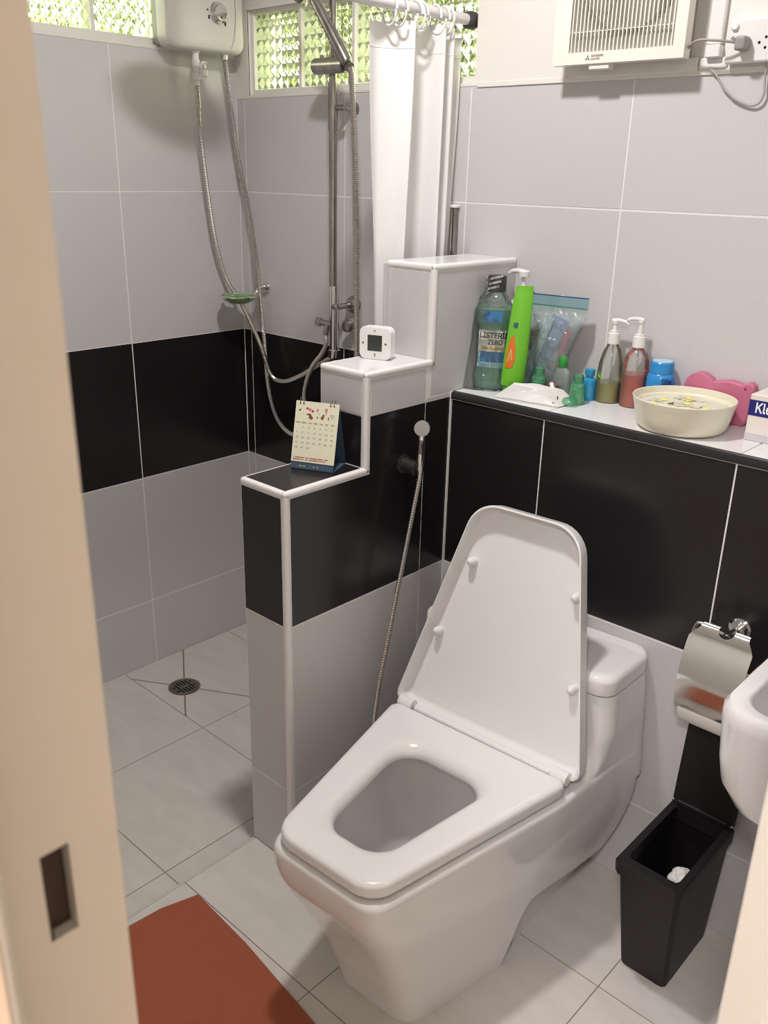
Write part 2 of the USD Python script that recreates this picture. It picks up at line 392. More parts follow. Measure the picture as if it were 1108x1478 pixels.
# windows in walls (opening boxes)
WB = dict(x0=.057, x1=.852, z0=1.652, z1=1.862)          # back wall
WL = dict(y0=-.835, y1=-.214, z0=1.756, z1=1.972)        # left wall

# left wall
wl = structure('wall_left', (0, -1, 0))
s = solid(-.14, -.0006, YE - .1, .14, -.12, ZC) - solid(-.2, .1, WL['y0'], WL['y1'], WL['z0'], WL['z1'])
s2 = (solid(-.003, .0008, YE, 0, ZTL - .001, ZC) - solid(-.2, .1, WL['y0'], WL['y1'], WL['z0'], WL['z1']))
part(wl, 'wall_core', s, M['grout'], smooth=False)
part(wl, 'plaster', s2, M['plaster'], smooth=False)
rows = [ZS, Z0, Z1, Z2, Z3, ZTL]
for j in range(5):
    for r in range(5): tile_on(wl, 'x', 0.0, JY[j + 1], JY[j], rows[r], rows[r + 1], r == 2, sign=1)

# back wall
wb = structure('wall_back', (1, 0, 0))
op = solid(WB['x0'], WB['x1'], -.1, .3, WB['z0'], WB['z1'])
part(wb, 'wall_core', solid(-.14, XR + .12, .0006, .14, -.12, ZC) - op, M['grout'], smooth=False)
part(wb, 'plaster', solid(0, XR, -.0012, .003, ZTB, ZC) - op, M['plaster'], smooth=False)
rows = [ZS, Z0, Z1, Z2, Z3, ZTB]
for i in range(6):
    for r in range(5):
        a, b = JX[i], JX[i + 1]
        if r <= 2 and a >= XPL: continue
        if r <= 2: b = min(b, XPL)
        if r == 3 and a >= XPR - .01: tile_on(wb, 'y', 0.0, a, b, ZL, rows[r + 1])
        else: tile_on(wb, 'y', 0.0, a, b, rows[r], rows[r + 1], r == 2)

# tiled ledge behind the toilet
lg = structure('ledge', (1.5, -.11, 0))
part(lg, 'ledge_core', solid(XPR, XR, YL + .0006, 0, -.05, ZL - .0095), M['grout'], smooth=False)
rows, cols = [0, Z0, Z1, .9915], [XPR, 1.2461, 1.6499, XR]
for i in range(3):
    for r in range(3): tile_on(lg, 'y', YL, cols[i] + (.002 if i == 0 else 0), cols[i + 1], rows[r], rows[r + 1], r == 2)
prof = Polygon([(0, 0), (.0, .010), (-.0025, .0145), (-.007, .0165), (-.0115, .0165), (-.0115, 0)])
prof = affinity.scale(prof, -1, 1, origin=(0, 0))
nose = extrude(prof, XR - XPR - .003, np.array([[0, 0, 1, XPR + .003], [1, 0, 0, YL - .0035], [0, 1, 0, .9925], [0, 0, 0, 1.0]]))
part(lg, 'edge_trim', nose, M['trim_black'], label='black rounded edge trim')
part(lg, 'corner_joint', bx(XPR, XPR + .003, YL - .004, YL + .004, 0, ZL + .001), M['grout'], smooth=False)
for i in range(3):
    part(lg, 'top_tile', bx(cols[i] + .001, cols[i + 1] - .001, YL + .0085, -.001, ZL - .009, ZL, .0008), M['tile_white'], smooth=False)

# stepped partition
pt = structure('partition', ((XPL + XPR) / 2, -.35, 0))
side = Polygon([(YF, -.03), (YF, S1), (YM, S1), (YM, S2), (YT, S2), (YT, S3), (0, S3), (0, -.03)])
core = extrude(side.buffer(-.0008, join_style=2).union(Polygon([(-.1, -.03), (-.1, S3 - .0008), (0, S3 - .0008), (0, -.03)])), XPR - XPL - .0014,
               np.array([[0, 0, 1, XPL + .0007], [1, 0, 0, 0], [0, 1, 0, 0], [0, 0, 0, 1.0]]))
part(pt, 'partition_core', core, M['grout'], smooth=False)
TW = .0125                        # width of the white corner trim
def side_tile(a0, a1, z0, z1, black, sgn=1):
    x = XPR if sgn > 0 else XPL
    tile_on(pt, 'x', x, a0, a1, z0, z1, black, sign=sgn)
JP = -.3056
for sgn in (1, -1):
    e = TW if sgn > 0 else .002
    z0 = 0 if sgn > 0 else ZS
    for a0, a1 in ((YF + e, JP), (JP, -.001 if sgn < 0 else YL)):
        side_tile(a0, a1, z0, Z0, False, sgn); side_tile(a0, a1, Z0, Z1, False, sgn)
    # black band follows the steps
    g_ = G; Lp = Polygon([(YF + e + g_, Z1 + g_), (JP - g_, Z1 + g_), (JP - g_, Z2 - g_), (YM + e + g_, Z2 - g_), (YM + e + g_, S1 - e - g_), (YF + e + g_, S1 - e - g_)])
    part(pt, 'tile', extrude(Lp, .006, np.array([[0, 0, 1, (XPR - .006) if sgn > 0 else XPL], [1, 0, 0, 0], [0, 1, 0, 0], [0, 0, 0, 1.0]])), M['tile_black'], smooth=False)
    side_tile(JP, YL if sgn > 0 else -.001, Z1, Z2, True, sgn)
    side_tile(YM + e, JP, Z2, S2 - e, False, sgn)
    side_tile(JP, YL if sgn > 0 else -.001, Z2, ZL if sgn > 0 else S3 - e, False, sgn)
    if sgn > 0: side_tile(JP + .013, -.001, ZL, S3 - e, False, sgn)
# the lower part of the front of the black band under the first step (left of the riser joint)
def front_tile(y, z0, z1, black): tile_on(pt, 'y', y, XPL + .001, XPR - TW, z0, z1, black)
front_tile(YF, 0, Z0 - .0, False); front_tile(YF, Z0, Z1, False); front_tile(YF, Z1, S1 - TW, True)
front_tile(YM, S1, Z2, True); front_tile(YM, Z2, S2 - TW, False); front_tile(YT, S2, S3 - TW, False)
part(pt, 'tile', bx(XPL + .001, XPR - TW, YF + TW, YM - .001, S1 - .007, S1, .0009), M['tile_black'], smooth=False)
part(pt, 'tile', bx(XPL + .001, XPR - TW, YM + TW, YT - .001, S2 - .007, S2, .0009), M['tile_white'], smooth=False)
part(pt, 'tile', bx(XPL + .001, XPR - TW, YT + TW, -.001, S3 - .007, S3, .0009), M['tile_white'], smooth=False)
def trim_bar(p0, p1):
    """white quarter-round trim along an edge"""
    lo, hi = np.minimum(p0, p1), np.maximum(p0, p1)
    return rbox(lo[0], hi[0], lo[1], hi[1], lo[2], hi[2], .0055, 12)
o = .0022
for (y0, y1, zz) in ((YF, YM, S1), (YM, YT, S2), (YT, 0, S3)):
    part(pt, 'edge_trim', trim_bar((XPR - TW, y0 - o, zz - TW), (XPR + o, y1 + (TW if y1 < 0 else -.001), zz + o)), M['trim_white'], label='white side edge trim')
    part(pt, 'edge_trim', trim_bar((XPL - .0005, y0 - o, zz - TW), (XPR, y0 + TW, zz + o)), M['trim_white'], label='white front edge trim')
    part(pt, 'edge_joint', bx(XPL - .0005, XPL + .002, y0 + TW, y1, zz - .012, zz + .0006), M['grout'], smooth=False)
for (y0, za, zb) in ((YF, 0, S1), (YM, S1 - TW, S2), (YT, S2 - TW, S3)):
    part(pt, 'corner_trim', trim_bar((XPR - TW, y0 - o, za), (XPR + o, y0 + TW, zb)), M['trim_white'], label='white upright corner trim')

# ceiling, right wall with the doorway, front wall
cl = solo('ceiling', None, None, bx(-.14, XR + .2, YE - .1, .14, ZC, ZC + .08), M['ceiling'], kind='structure', smooth=False)
wr = structure('wall_right', (XR, -1, 0))
DY0, DY1, DZ = -1.69, -1.05, 2.02
wr_s = solid(XR, XR + .10, YE - .1, .14, -.1, ZC) - solid(XR - .1, XR + .2, DY0 - .28, DY1, -.0005, DZ)
part(wr, 'wall_core', wr_s, M['plaster'], smooth=False)
JYR = [YL, -.62, DY1 - .0]
for a in range(2):
    for r, (za, zb) in enumerate(((0, Z0), (Z0, Z1), (Z1, Z2), (Z2, Z3), (Z3, ZTB))):
        tile_on(wr, 'x', XR - .0025, JYR[a + 1], JYR[a], za, zb, r == 2, sign=-1)
wf = structure('wall_front', (1, YE, 0))
part(wf, 'wall_core', solid(-.14, XR + .1, YE - .1, YE, -.1, ZC), M['plaster'], smooth=False)

# hall outside the doorway
solo('trim_1', None, None, [bx(XR - .004, XR + .036, DY1 - .003, DY1 + .03, 0, DZ + .02, .002)], M['jamb'], kind='structure', smooth=False)
solo('trim_2', None, None, [bx(XR + .036, XR + .125, DY1 + .004, DY1 + .05, 0, DZ + .02, .003)], M['wood_dark'], kind='structure', smooth=False)
solo('trim_3', None, None, [bx(XR - .032, XR, DY0 - .285, DY0 + .0035, 0, DZ + .02, .002)], M['jamb'], kind='structure', smooth=False)
solo('trim_4', None, None, [bx(XR + .0003, XR + .0012, DY0 - .285, DY0 - .0008, 0, DZ + .02)], M['peach'], kind='structure', smooth=False)
hl = structure('hall', (3, -1.6, 0))
part(hl, 'hall_floor', solid(XR + .1, 3.6, -3.2, .14, -.1, -.004), M['hall_floor'], smooth=False)
part(hl, 'hall_wall', solid(3.6, 3.7, -3.2, .14, -.1, 2.4), M['hall_paint'], smooth=False)
part(hl, 'hall_wall', solid(XR + .1, 3.7, -3.3, -3.2, -.1, 2.4), M['hall_paint'], smooth=False)
part(hl, 'hall_wall', solid(XR + .12, 3.7, .04, .14, -.1, 2.4), M['hall_paint'], smooth=False)
part(hl, 'hall_wall', solid(XR, XR + .1, -3.3, YE - .1, -.1, 2.4), M['hall_paint'], smooth=False)
part(hl, 'hall_ceiling', solid(XR + .0, 3.7, -3.3, .14, 2.41, 2.5), M['ceiling'], smooth=False)

# sliding door panel, just inside the doorway
XD = 1.985
dr = structure('door_1', (XD, -1.9, 0))
HY0, HY1, HZ0, HZ1 = -1.6592, -1.6496, 1.2268, 1.2612
DP = solid(XD - .034, XD, -1.99, -1.6325, .01, 2.05)
slot = solid(XD - .006, XD + .01, HY0, HY1, HZ0, HZ1)
part(dr, 'door_panel', DP - slot, M['door'], smooth=False)
part(dr, 'handle', solid(XD - .0055, XD - .0045, HY0 + .0002, HY1 - .0002, HZ0 + .0002, HZ1 - .0002) + solid(XD - .0055, XD - .0005, HY0 + .0001, HY0 + .0012, HZ0 + .0001, HZ1 - .0001)
     + solid(XD - .0055, XD - .0005, HY0 + .0001, HY1 - .0001, HZ1 - .0013, HZ1 - .0001), M['recess'], smooth=False, label='dark recessed finger pull')

# ------------------------------------------------------------------ glass block windows
def pyramid_face(w, h, nx, nz, amp):
    """diamond relief: a grid with alternate raised and sunken points"""
    xs, zs = np.linspace(0, w, 2 * nx + 1), np.linspace(0, h, 2 * nz + 1)
    X, Z = np.meshgrid(xs, zs, indexing='ij')
    i, j = np.meshgrid(np.arange(2 * nx + 1), np.arange(2 * nz + 1), indexing='ij')
    D = np.where((i + j) % 2 == 0, 0.0, amp); D = np.where((i % 2 == 1) & (j % 2 == 1), -amp, D)
    D[[0, -1]] = 0; D[:, [0, -1]] = 0
    v = np.stack([X, D, Z], -1).reshape(-1, 3); n = 2 * nz + 1; f = []
    for a in range(2 * nx):
        for b in range(2 * nz):
            p, q, r, t = a * n + b, (a + 1) * n + b, (a + 1) * n + b + 1, a * n + b + 1
            f += [(p, q, r), (p, r, t)] if (a + b) % 2 == 0 else [(p, q, t), (q, r, t)]
    return v, np.array(f)

def glass_block(w, h, d, nx=7, nz=6):
    """solid patterned block from y=0 (front) to y=d, in local x,z"""
    v, f = pyramid_face(w, h, nx, nz, .0042)
    v2 = v.copy(); v2[:, 1] = d - v2[:, 1] * .8
    n, m = 2 * nz + 1, 2 * nx + 1
    rim = [a * n for a in range(m)] + [(m - 1) * n + b for b in range(1, n)] + [a * n + n - 1 for a in range(m - 2, -1, -1)] + [b for b in range(n - 2, 0, -1)]
    k = len(v); F = [f, f[:, ::-1] + k]
    r = np.array(rim); s = np.roll(r, -1)
    F += [np.stack([r, r + k, s + k], 1), np.stack([r, s + k, s], 1)]
    return np.vstack([v, v2]), np.vstack(F)[:, ::-1]

def window(name, label, T, spans, h, z0, lo, hi, ztop, depth=.05):
    """T takes local (x along wall, y into the wall, z) to the world"""
    w = thing(name, label, None, T[:3, 3] + T[:3, 0] * (lo + hi) / 2 + np.array([0, 0, z0]), kind='structure')
    fr = [bx(lo, spans[0][0], .0, depth, z0 - .016, ztop), bx(spans[-1][1], hi, .0, depth, z0 - .016, ztop), bx(lo, hi, -.0, depth, z0 - .016, z0), bx(lo, hi, .0, depth, z0 + h, ztop)]
    fr = fr[:]
    core = solid(lo, hi, .004, depth, z0 - .018, ztop)
    for a, b in spans: core = core - solid(a, b, -.1, 1, z0, z0 + h)
    part(w, 'window_frame', xf(core, T), M['plaster'], smooth=False)
    for a, b in spans:
        v, f = glass_block(b - a - .0004, h - .0004, .035); v = v + (a + .0002, .012, z0 + .0002)
        part(w, 'glass_block', xf((v, f), T), M['glass_block'], smooth=False)
    return w
TB = np.eye(4); TB[1, 3] = .008
window('window_1', 'green glass block window above the shower rail, cut by the white curtain', TB, [(.068, .253), (.262, .450), (.459, .647), (.656, .843)], .187, 1.666, WB['x0'], WB['x1'], WB['z1'])
TL = np.array([[0, -1, 0, -.008], [1, 0, 0, 0], [0, 0, 1, 0], [0, 0, 0, 1.0]])   # local x -> world y, local y -> world -x
window('window_2', 'bright yellow-green glass block window left of the water heater', TL, [(-.822, -.634), (-.626, -.434), (-.424, -.232)], .19, 1.773, WL['y0'], WL['y1'], WL['z1'])

# greenery and ground outside the windows
solo('ground', None, None, bx(-9, 7, -9, 9, -.75, -.65), M['soil'], kind='structure', smooth=False)
def bush(name, label, c, rad, n, seed, size=.05):
    rg = np.random.default_rng(seed)
    d = rg.normal(size=(n, 3)); d /= np.linalg.norm(d, axis=1, keepdims=True)
    p = np.array(c) + d * np.array(rad) * (rg.random((n, 1)) ** .35)
    a = rg.normal(size=(n, 3)); a /= np.linalg.norm(a, axis=1, keepdims=True); b = np.cross(a, rg.normal(size=(n, 3))); b /= np.linalg.norm(b, axis=1, keepdims=True)
    s = (size * (.6 + .8 * rg.random(n)))[:, None]
    v = np.stack([p - a * s, p + b * s * .45, p + a * s, p - b * s * .45], 1).reshape(-1, 3)
    k = np.arange(n)[:, None] * 4; f = np.vstack([k + [0, 1, 2], k + [0, 2, 3]])
    t = thing(name, label, 'bush', (c[0], c[1], -.65))
    part(t, 'foliage', (v, f), M['leaf'], smooth=False, kind='stuff')
    part(t, 'stem', tube([(c[0], c[1], -.66), (c[0], c[1], c[2])], [.03, .015], 8), M['wood_dark'])
bush('bush', 'leafy green bush behind the left panes of the shower rail window', (-.25, 1.0, 1.5), (.42, .35, .75), 6500, 3, .06)
bush('bush', 'leafy green bush behind the middle panes of the shower rail window', (-1.0, 1.75, 1.6), (.75, .4, .85), 7000, 4, .065)
bush('bush', 'leafy green bush behind the curtain side of the shower rail window', (.62, .95, 1.25), (.35, .3, .62), 1500, 6)
bush('bush', 'leafy bush outside the window beside the heater', (-1.5, .55, 1.7), (.45, .55, .6), 1300, 5)

# ------------------------------------------------------------------ toilet
XT, TY0 = 1.330, -.45
NP = 128
def tp(yf, hf, ym, hm, yr, hr, r, xc=XT):
    return outline([(xc, yf), (xc + hf, yf), (xc + hm, ym), (xc + hr, yr), (xc - hr, yr), (xc - hm, ym), (xc - hf, yf)], r, NP, (xc, yf))
toilet = thing('toilet', 'white one-piece toilet with its lid open beside the stepped partition', 'toilet', (XT, TY0, 0), 3.0)
ORIGIN[toilet] = (np.array([XT, TY0, 0.0]), 0.0)      # built square to the wall; the Xform turns it by three degrees
from scipy.interpolate import PchipInterpolator
lv = [(0.0, -.842, .092, -.58, .154, -.232, .154, .05), (.012, -.844, .094, -.58, .156, -.230, .162, .05), (.10, -.866, .100, -.57, .168, -.226, .205, .05), (.17, -.893, .105, -.56, .181, -.226, .234, .05),
      (.23, -.922, .111, -.55, .194, -.226, .249, .048), (.275, -.945, .116, -.54, .205, -.226, .254, .046), (.31, -.958, .120, -.53, .212, -.226, .254, .044),
      (.345, -.963, .122, -.53, .215, -.2265, .2508, .042), (.358, -.963, .122, -.53, .215, -.2265, .2492, .042), (.366, -.960, .119, -.53, .212, -.2265, .2482, .040), (.370, -.952, .112, -.53, .205, -.2265, .2478, .038)]
la = np.array(lv); zz = np.unique(np.r_[np.linspace(0, .345, 26), .352, .358, .362, .366, .368, .370]); pc = PchipInterpolator(la[:, 0], la[:, 1:])
body = loft([at_z(tp(*pc(z)), z) for z in zz])
def mani(m):
    v, f = to_vf(m); mm = m3.Manifold(m3.Mesh(v.astype(np.float32), f.astype(np.uint32)))
    if mm.status() != m3.Error.NoError or mm.volume() < 0: mm = m3.Manifold(m3.Mesh(v.astype(np.float32), f[:, ::-1].astype(np.uint32)))
    return mm
bv, bf = body; bv = bv.copy(); bv[:, 0] += .016 * np.clip(1 - bv[:, 2] / .3, 0, 1) * np.clip((-.2 - bv[:, 1]) / .4, 0, 1)
body_m = mani((bv, bf))
rc = Polygon([(-.622, -.02), (-.606, .03), (-.578, .11), (-.556, .142), (-.50, .138), (-.19, .070), (-.19, -.02)])
rcm = mani(extrude(rc, .25, np.array([[0, 0, 1, .1465], [1, 0, 0, 0], [0, 1, 0, 0], [0, 0, 0, 1.0]])))
body_m = body_m - rcm.translate((XT, 0, 0)) - rcm.mirror((1, 0, 0)).translate((XT, 0, 0))
tkl = [(.300, -.540, .2560), (.335, -.505, .2530), (.355, -.470, .2505), (.372, -.446, .2485), (.385, -.430, .2470), (.405, -.416, .2450), (.44, -.408, .2415), (.49, -.404, .237), (.533, -.402, .232)]
tkp = PchipInterpolator([a[0] for a in tkl], [a[1:] for a in tkl])
def rect(y0, y1, h, r, k=.972): return outline([(XT, y0), (XT + h * k, y0), (XT + h, y1), (XT - h, y1), (XT - h * k, y0)], r, NP, (XT, y0))
tank = loft([at_z(rect(float(tkp(z)[0]), -.226, float(tkp(z)[1]), .035, .80 + .172 * min(1, max(0, (z - .30) / .15)) ** 1.0), z) for z in np.linspace(.300, .533, 30)])
bowl_l = [(.40, -.886, .082, -.585, .135, .06), (.368, -.886, .082, -.585, .135, .06), (.33, -.884, .082, -.582, .134, .06), (.27, -.872, .078, -.582, .128, .058), (.21, -.845, .070, -.588, .112, .05), (.165, -.800, .056, -.60, .088, .042), (.14, -.755, .040, -.625, .06, .03), (.13, -.725, .025, -.645, .035, .018)]
ba = np.array(bowl_l)[::-1]; bp = PchipInterpolator(ba[:, 0], ba[:, 1:])
def bo(z):
    yf, hf, yr, hr, r = bp(z); return at_z(outline([(XT, yf), (XT + hf, yf), (XT + hr, yr), (XT - hr, yr), (XT - hf, yf)], r, NP, (XT, yf)), z)
cav = loft([bo(z) for z in np.linspace(.13, .40, 28)])
shell = (body_m + mani(tank)) - mani(cav)
part(toilet, 'bowl', shell, M['ceramic'], smooth=40)
lidl = [(.536, -.4045, .2295, .036), (.538, -.407, .232, .038), (.562, -.407, .232, .038), (.570, -.4045, .2295, .036), (.5755, -.397, .222, .03), (.577, -.384, .21, .025)]
part(toilet, 'tank_lid', loft([at_z(rect(a[1], -.2245 - (.232 - a[2]) * .6, a[2], a[3]), a[0]) for a in lidl]), M['ceramic'], smooth=40)
wr_ = bo(.165); part(toilet, 'water', loft([(wr_ - wr_.mean(0)) * .985 + wr_.mean(0) - (0, 0, .02), (wr_ - wr_.mean(0)) * .985 + wr_.mean(0)]), M['water'])
# seat ring and lid share an outline: rounded front corners, tighter rear corners
def wedge(yf, yr, hf, hr, rf, rr_, start):
    k = (hr - hf) / (yr - yf); ext = .12 if yr > yf else -.12
    P = Polygon([(-hf, yf), (hf, yf), (hr + k * ext, yr + ext), (-hr - k * ext, yr + ext)]).buffer(-rf, quad_segs=16).buffer(rf, quad_segs=16)
    lo, hi = min(yf, yr) - .01, max(yf, yr)
    P = P.intersection(sbox(-1, lo, 1, hi) if yr > yf else sbox(-1, min(yf, yr), 1, max(yf, yr) + .01)).buffer(-rr_, quad_segs=10).buffer(rr_, quad_segs=10)
    c = np.array(P.exterior.coords)[:-1]
    if not P.exterior.is_ccw: c = c[::-1]
    L = LineString(np.vstack([c, c[:1]])); d0 = L.project(Point(start)); d = (d0 + np.arange(NP) * L.length / NP) % L.length
    return np.array([L.interpolate(q).coords[0] for q in d])
def so(g): return wedge(-.957 + g, -.505 - g, .113 - g * .6, .212 - g, .052, .016, (0, -.957 + g)) + (XT, 0)
def si(g): # opening
    yf, yr, hf, hr = -.880 - g, -.607 + g, .062 + g * .7, .106 + g
    return outline([(XT, yf), (XT + hf, yf), (XT + hr, yr), (XT - hr, yr), (XT - hf, yf)], .055, NP, (XT, yf))
srings = [at_z(so(.006), .3735), at_z(so(.0005), .378), at_z(so(0), .394), at_z(so(.003), .3995), at_z(so(.009), .4025), at_z(so(.02), .4035), at_z(si(.026), .4035), at_z(si(.018), .402), at_z(si(.009), .397), at_z(si(.003), .389), at_z(si(0), .379), at_z(si(.003), .3735)]
part(toilet, 'seat', loft(srings + [srings[0]], False, False), M['seat'], smooth=50)
part(toilet, 'seat_buffer', [bx(XT + u - .008, XT + u + .008, y - .012, y + .012, .3695, .378) for u, y in ((-.10, -.90), (.10, -.90), (-.17, -.60), (.17, -.60))], M['white_plastic'], smooth=False, kind='stuff')
for s_ in (-1, 1):
    part(toilet, 'hinge', cyl((XT + s_ * .168, -.494, .397), (XT + s_ * .203, -.494, .397), .0135), M['seat'])
part(toilet, 'hinge_bar', rbox(XT - .166, XT + .166, -.5015, -.486, .386, .4015, .006, 10), M['seat'])
# lid: built flat (u across, v from hinge to front, w thickness), then swung up about the hinge
LT, LW = .457, .037
def lo2(g): return wedge(LT - g, -.012 + g, .117 - g * .6, .225 - g, .066, .018, (0, LT - g))
lr = [at_z(lo2(.0), LW), at_z(lo2(.0), .012), at_z(lo2(.003), .005), at_z(lo2(.010), .001), at_z(lo2(.02), .0)]
inn = [at_z(lo2(.016), .0085), at_z(lo2(.0105), .0105), at_z(lo2(.0075), .016), at_z(lo2(.0055), LW - .002), at_z(lo2(.0035), LW + .001), at_z(lo2(.0015), LW + .001), at_z(lo2(.0), LW)]
hinge = np.array([XT, -.487, .404]); eu = np.array([1.0, 0, 0])
ev = np.array([0, math.cos(math.radians(76)), math.sin(math.radians(76))]); ew = np.array([0, -ev[2], ev[1]])
def lidx(m):
    v, f = to_vf(m); return hinge + v[:, :1] * eu + v[:, 1:2] * ev + (v[:, 2:] - LW) * ew, f
lidp = part(toilet, 'lid', [lidx(loft(lr, False, True)), lidx(loft(inn, True, False))], M['seat'], smooth=40)
for (u, vv) in ((-.112, .328), (-.160, .162), (.128, .326), (.160, .152)):
    part(lidp, 'bumper', lidx(lathe([(.0, .0), (.0095, .0), (.0095, .010), (.0085, .016), (.006, .0205), (.003, .022), (.0, .0225)], 16, (u, vv, .0085))), M['white_plastic'])

# ------------------------------------------------------------------ waste bin
BXc, BYc = 1.712, -.355
bn = thing('pedal_bin', 'small black plastic bin with its lid open under the sink', 'bin', (BXc, BYc, 0))
def br(hx, y0, y1, r): return outline([(BXc, y0), (BXc + hx, y0), (BXc + hx, y1), (BXc - hx, y1), (BXc - hx, y0)], r, 64, (BXc, y0))
outer_r = [(0, .046, -.430, -.250, .010), (.006, .048, -.433, -.249, .010), (.252, .0595, -.474, -.246, .010)]
inner_r = [(.252, .0565, -.470, -.249, .009), (.012, .045, -.428, -.253, .009)]
pr = [at_z(br(*a[1:]), a[0]) for a in outer_r] + [at_z(br(*a[1:]), a[0]) for a in inner_r]
part(bn, 'body', loft(pr, True, True), M['black_plastic'])
rim_o = [(.250, .0605, -.476), (.252, .0640, -.482), (.278, .0650, -.485), (.283, .0625, -.482)]
rr = [at_z(br(a[1], a[2], -.243, .008), a[0]) for a in rim_o] + [at_z(br(.0495, -.462, -.262, .008), .282), at_z(br(.0495, -.462, -.262, .008), .250)]
part(bn, 'rim', loft(rr + [rr[0]], False, False), M['black_plastic'])
T = frame_T((BXc, -.246, .286), (1, 0, 0), (0, .10, 1.0))
lidb = [rbox(-.063, .063, .0, .186, -.002, .010, .004, 10), rbox(-.052, .052, -.004, .008, .006, .016, .003, 8)]
lb = part(bn, 'lid', [xf(q, T) for q in lidb], M['black_plastic'])
part(bn, 'hinge', cyl((BXc - .060, -.252, .284), (BXc + .060, -.252, .284), .0045, sides=12), M['black_plastic'])
for s_ in (-1, 1): part(bn, 'hinge_pin', lathe([(0, -.003), (.0035, -.002), (.0035, .002), (0, .003)], 10, (BXc + s_ * .060, -.254, .288), (1, 0, 0)), M['chrome_dull'])
def crumple(c, r, seed, amp=.45):
    m = trimesh.creation.icosphere(3, 1.0); v = np.array(m.vertices)
    k = meshkit.fbm(v * 2.2 + seed, 3, seed); v = v * (1 - amp / 2 + amp * k)[:, None] * np.array(r) + np.array(c); return v, np.array(m.faces)
part_t = solo('crumpled_tissue', 'crumpled white tissue lying inside the black bin', 'tissue', crumple((BXc + .021, -.368, .200), (.024, .032, .032), 2), M['tissue'], smooth=False)

# ------------------------------------------------------------------ wash basin on the right wall
snk = thing('wash_basin', 'white wall-mounted wash basin corner beside the doorway', 'basin', (1.95, -.46, .6))
def sk(x0, y0, y1, r): return outline([(XR - .001, y0), (XR - .001, y1), (x0, y1), (x0, (y0 + y1) / 2), (x0, y0)], r, 96, (x0, (y0 + y1) / 2))
sl = [(.610, 1.905, -.640, -.265, .035), (.628, 1.868, -.655, -.245, .05), (.66, 1.850, -.664, -.236, .05), (.70, 1.843, -.668, -.232, .05), (.765, 1.838, -.672, -.228, .05), (.782, 1.8385, -.672, -.228, .05), (.790, 1.844, -.666, -.234, .047)]
si_ = [(.7905, 1.864, -.648, -.252, .04), (.786, 1.870, -.642, -.258, .04), (.75, 1.878, -.632, -.268, .04), (.69, 1.90, -.61, -.29, .033), (.665, 1.92, -.59, -.31, .024)]
def ski(z, x0, y0, y1, r): return at_z(outline([(XR - .05, y0), (XR - .05, y1), (x0, y1), (x0, (y0 + y1) / 2), (x0, y0)], r, 96, (x0, (y0 + y1) / 2)), z)
part(snk, 'bowl', loft([at_z(sk(*a[1:]), a[0]) for a in sl] + [ski(*a) for a in si_]), M['ceramic'], smooth=45)
part(snk, 'drain_hole', lathe([(0, 0), (.02, 0), (.022, .002), (.016, .003), (0, .002)], 20, (1.95, -.45, .6655)), M['chrome'])
part(snk, 'waste_pipe', tube(spline([(1.955, -.45, .62), (1.955, -.45, .50), (1.97, -.45, .46), (2.02, -.45, .45)], 8), .016, 14), M['white_plastic'])

# ------------------------------------------------------------------ toilet paper holder
hx, hy = 1.707, YL
hd = thing('paper_holder', 'chrome toilet paper holder with a flap under the dark tiles', 'paper holder', (hx, hy - .05, .56))
part(hd, 'wall_plate', lathe([(0, 0), (.021, 0), (.021, .003), (.017, .006), (0, .0065)], 28, (hx, hy, .684), (0, -1, 0)), M['chrome'])
part(hd, 'post', [cyl((hx, hy - .004, .684), (hx, hy - .062, .684), .0085), cyl((hx - .0, hy - .058, .688), (hx, hy - .058, .640), .006)], M['chrome'])
part(hd, 'knob', lathe([(0, 0), (.0105, 0), (.0105, .012), (.009, .014), (0, .0145)], 24, (hx + .003, hy - .060, .690), (0, -1, 0)), M['dark_metal'], label='dark round post end')
RA = np.array([hx, hy - .056, .558])    # roll axis
part(hd, 'roll_bar', cyl(RA - (.064, 0, 0), RA + (.064, 0, 0), .005, sides=14), M['chrome'])
# flap: bent sheet with a notch and rounded shoulders
fy0 = hy - .070
flap_path = [(fy0 + .006, .706), (fy0 - .002, .702), (fy0 - .018, .682), (fy0 - .033, .650), (fy0 - .041, .612), (fy0 - .041, .575), (fy0 - .038, .552), (fy0 - .032, .536)]
fp = resample(spline(flap_path, 8), .004); dl = np.r_[0, np.cumsum(np.linalg.norm(np.diff(fp, axis=0), axis=1))]
W2 = .0585
flat_p = Polygon([(-W2 + .016, 0), (W2 - .016, 0), (W2 - .014, .012), (W2 - .004, .026), (W2, .034), (W2, dl[-1] - .008), (W2 - .006, dl[-1]), (-W2 + .006, dl[-1]), (-W2, dl[-1] - .008), (-W2, .034), (-W2 + .004, .026), (-W2 + .014, .012)]).difference(Point(.002, .006).buffer(.0145))
def bend(poly, t=.0012, off=0.0):
    m = trimesh.creation.extrude_polygon(poly, t, engine='earcut'); m = m.subdivide_to_size(.006)
    v = np.array(m.vertices); s = v[:, 1]
    y = np.interp(s, dl, fp[:, 0]); z = np.interp(s, dl, fp[:, 1]); ty = np.interp(s, dl, np.gradient(fp[:, 0], dl)); tz = np.interp(s, dl, np.gradient(fp[:, 1], dl))
    n = np.stack([np.zeros_like(s), tz, -ty], 1); n /= np.linalg.norm(n, axis=1, keepdims=True)
    # outward is towards -y
    n *= np.where(n[:, 1:2] > 0, -1, 1)
    w = v[:, 2:] + off
    return np.stack([hx + v[:, 0], y, z], 1) + n * w, np.array(m.faces)
part(hd, 'flap', bend(flat_p), M['chrome'], smooth=30)
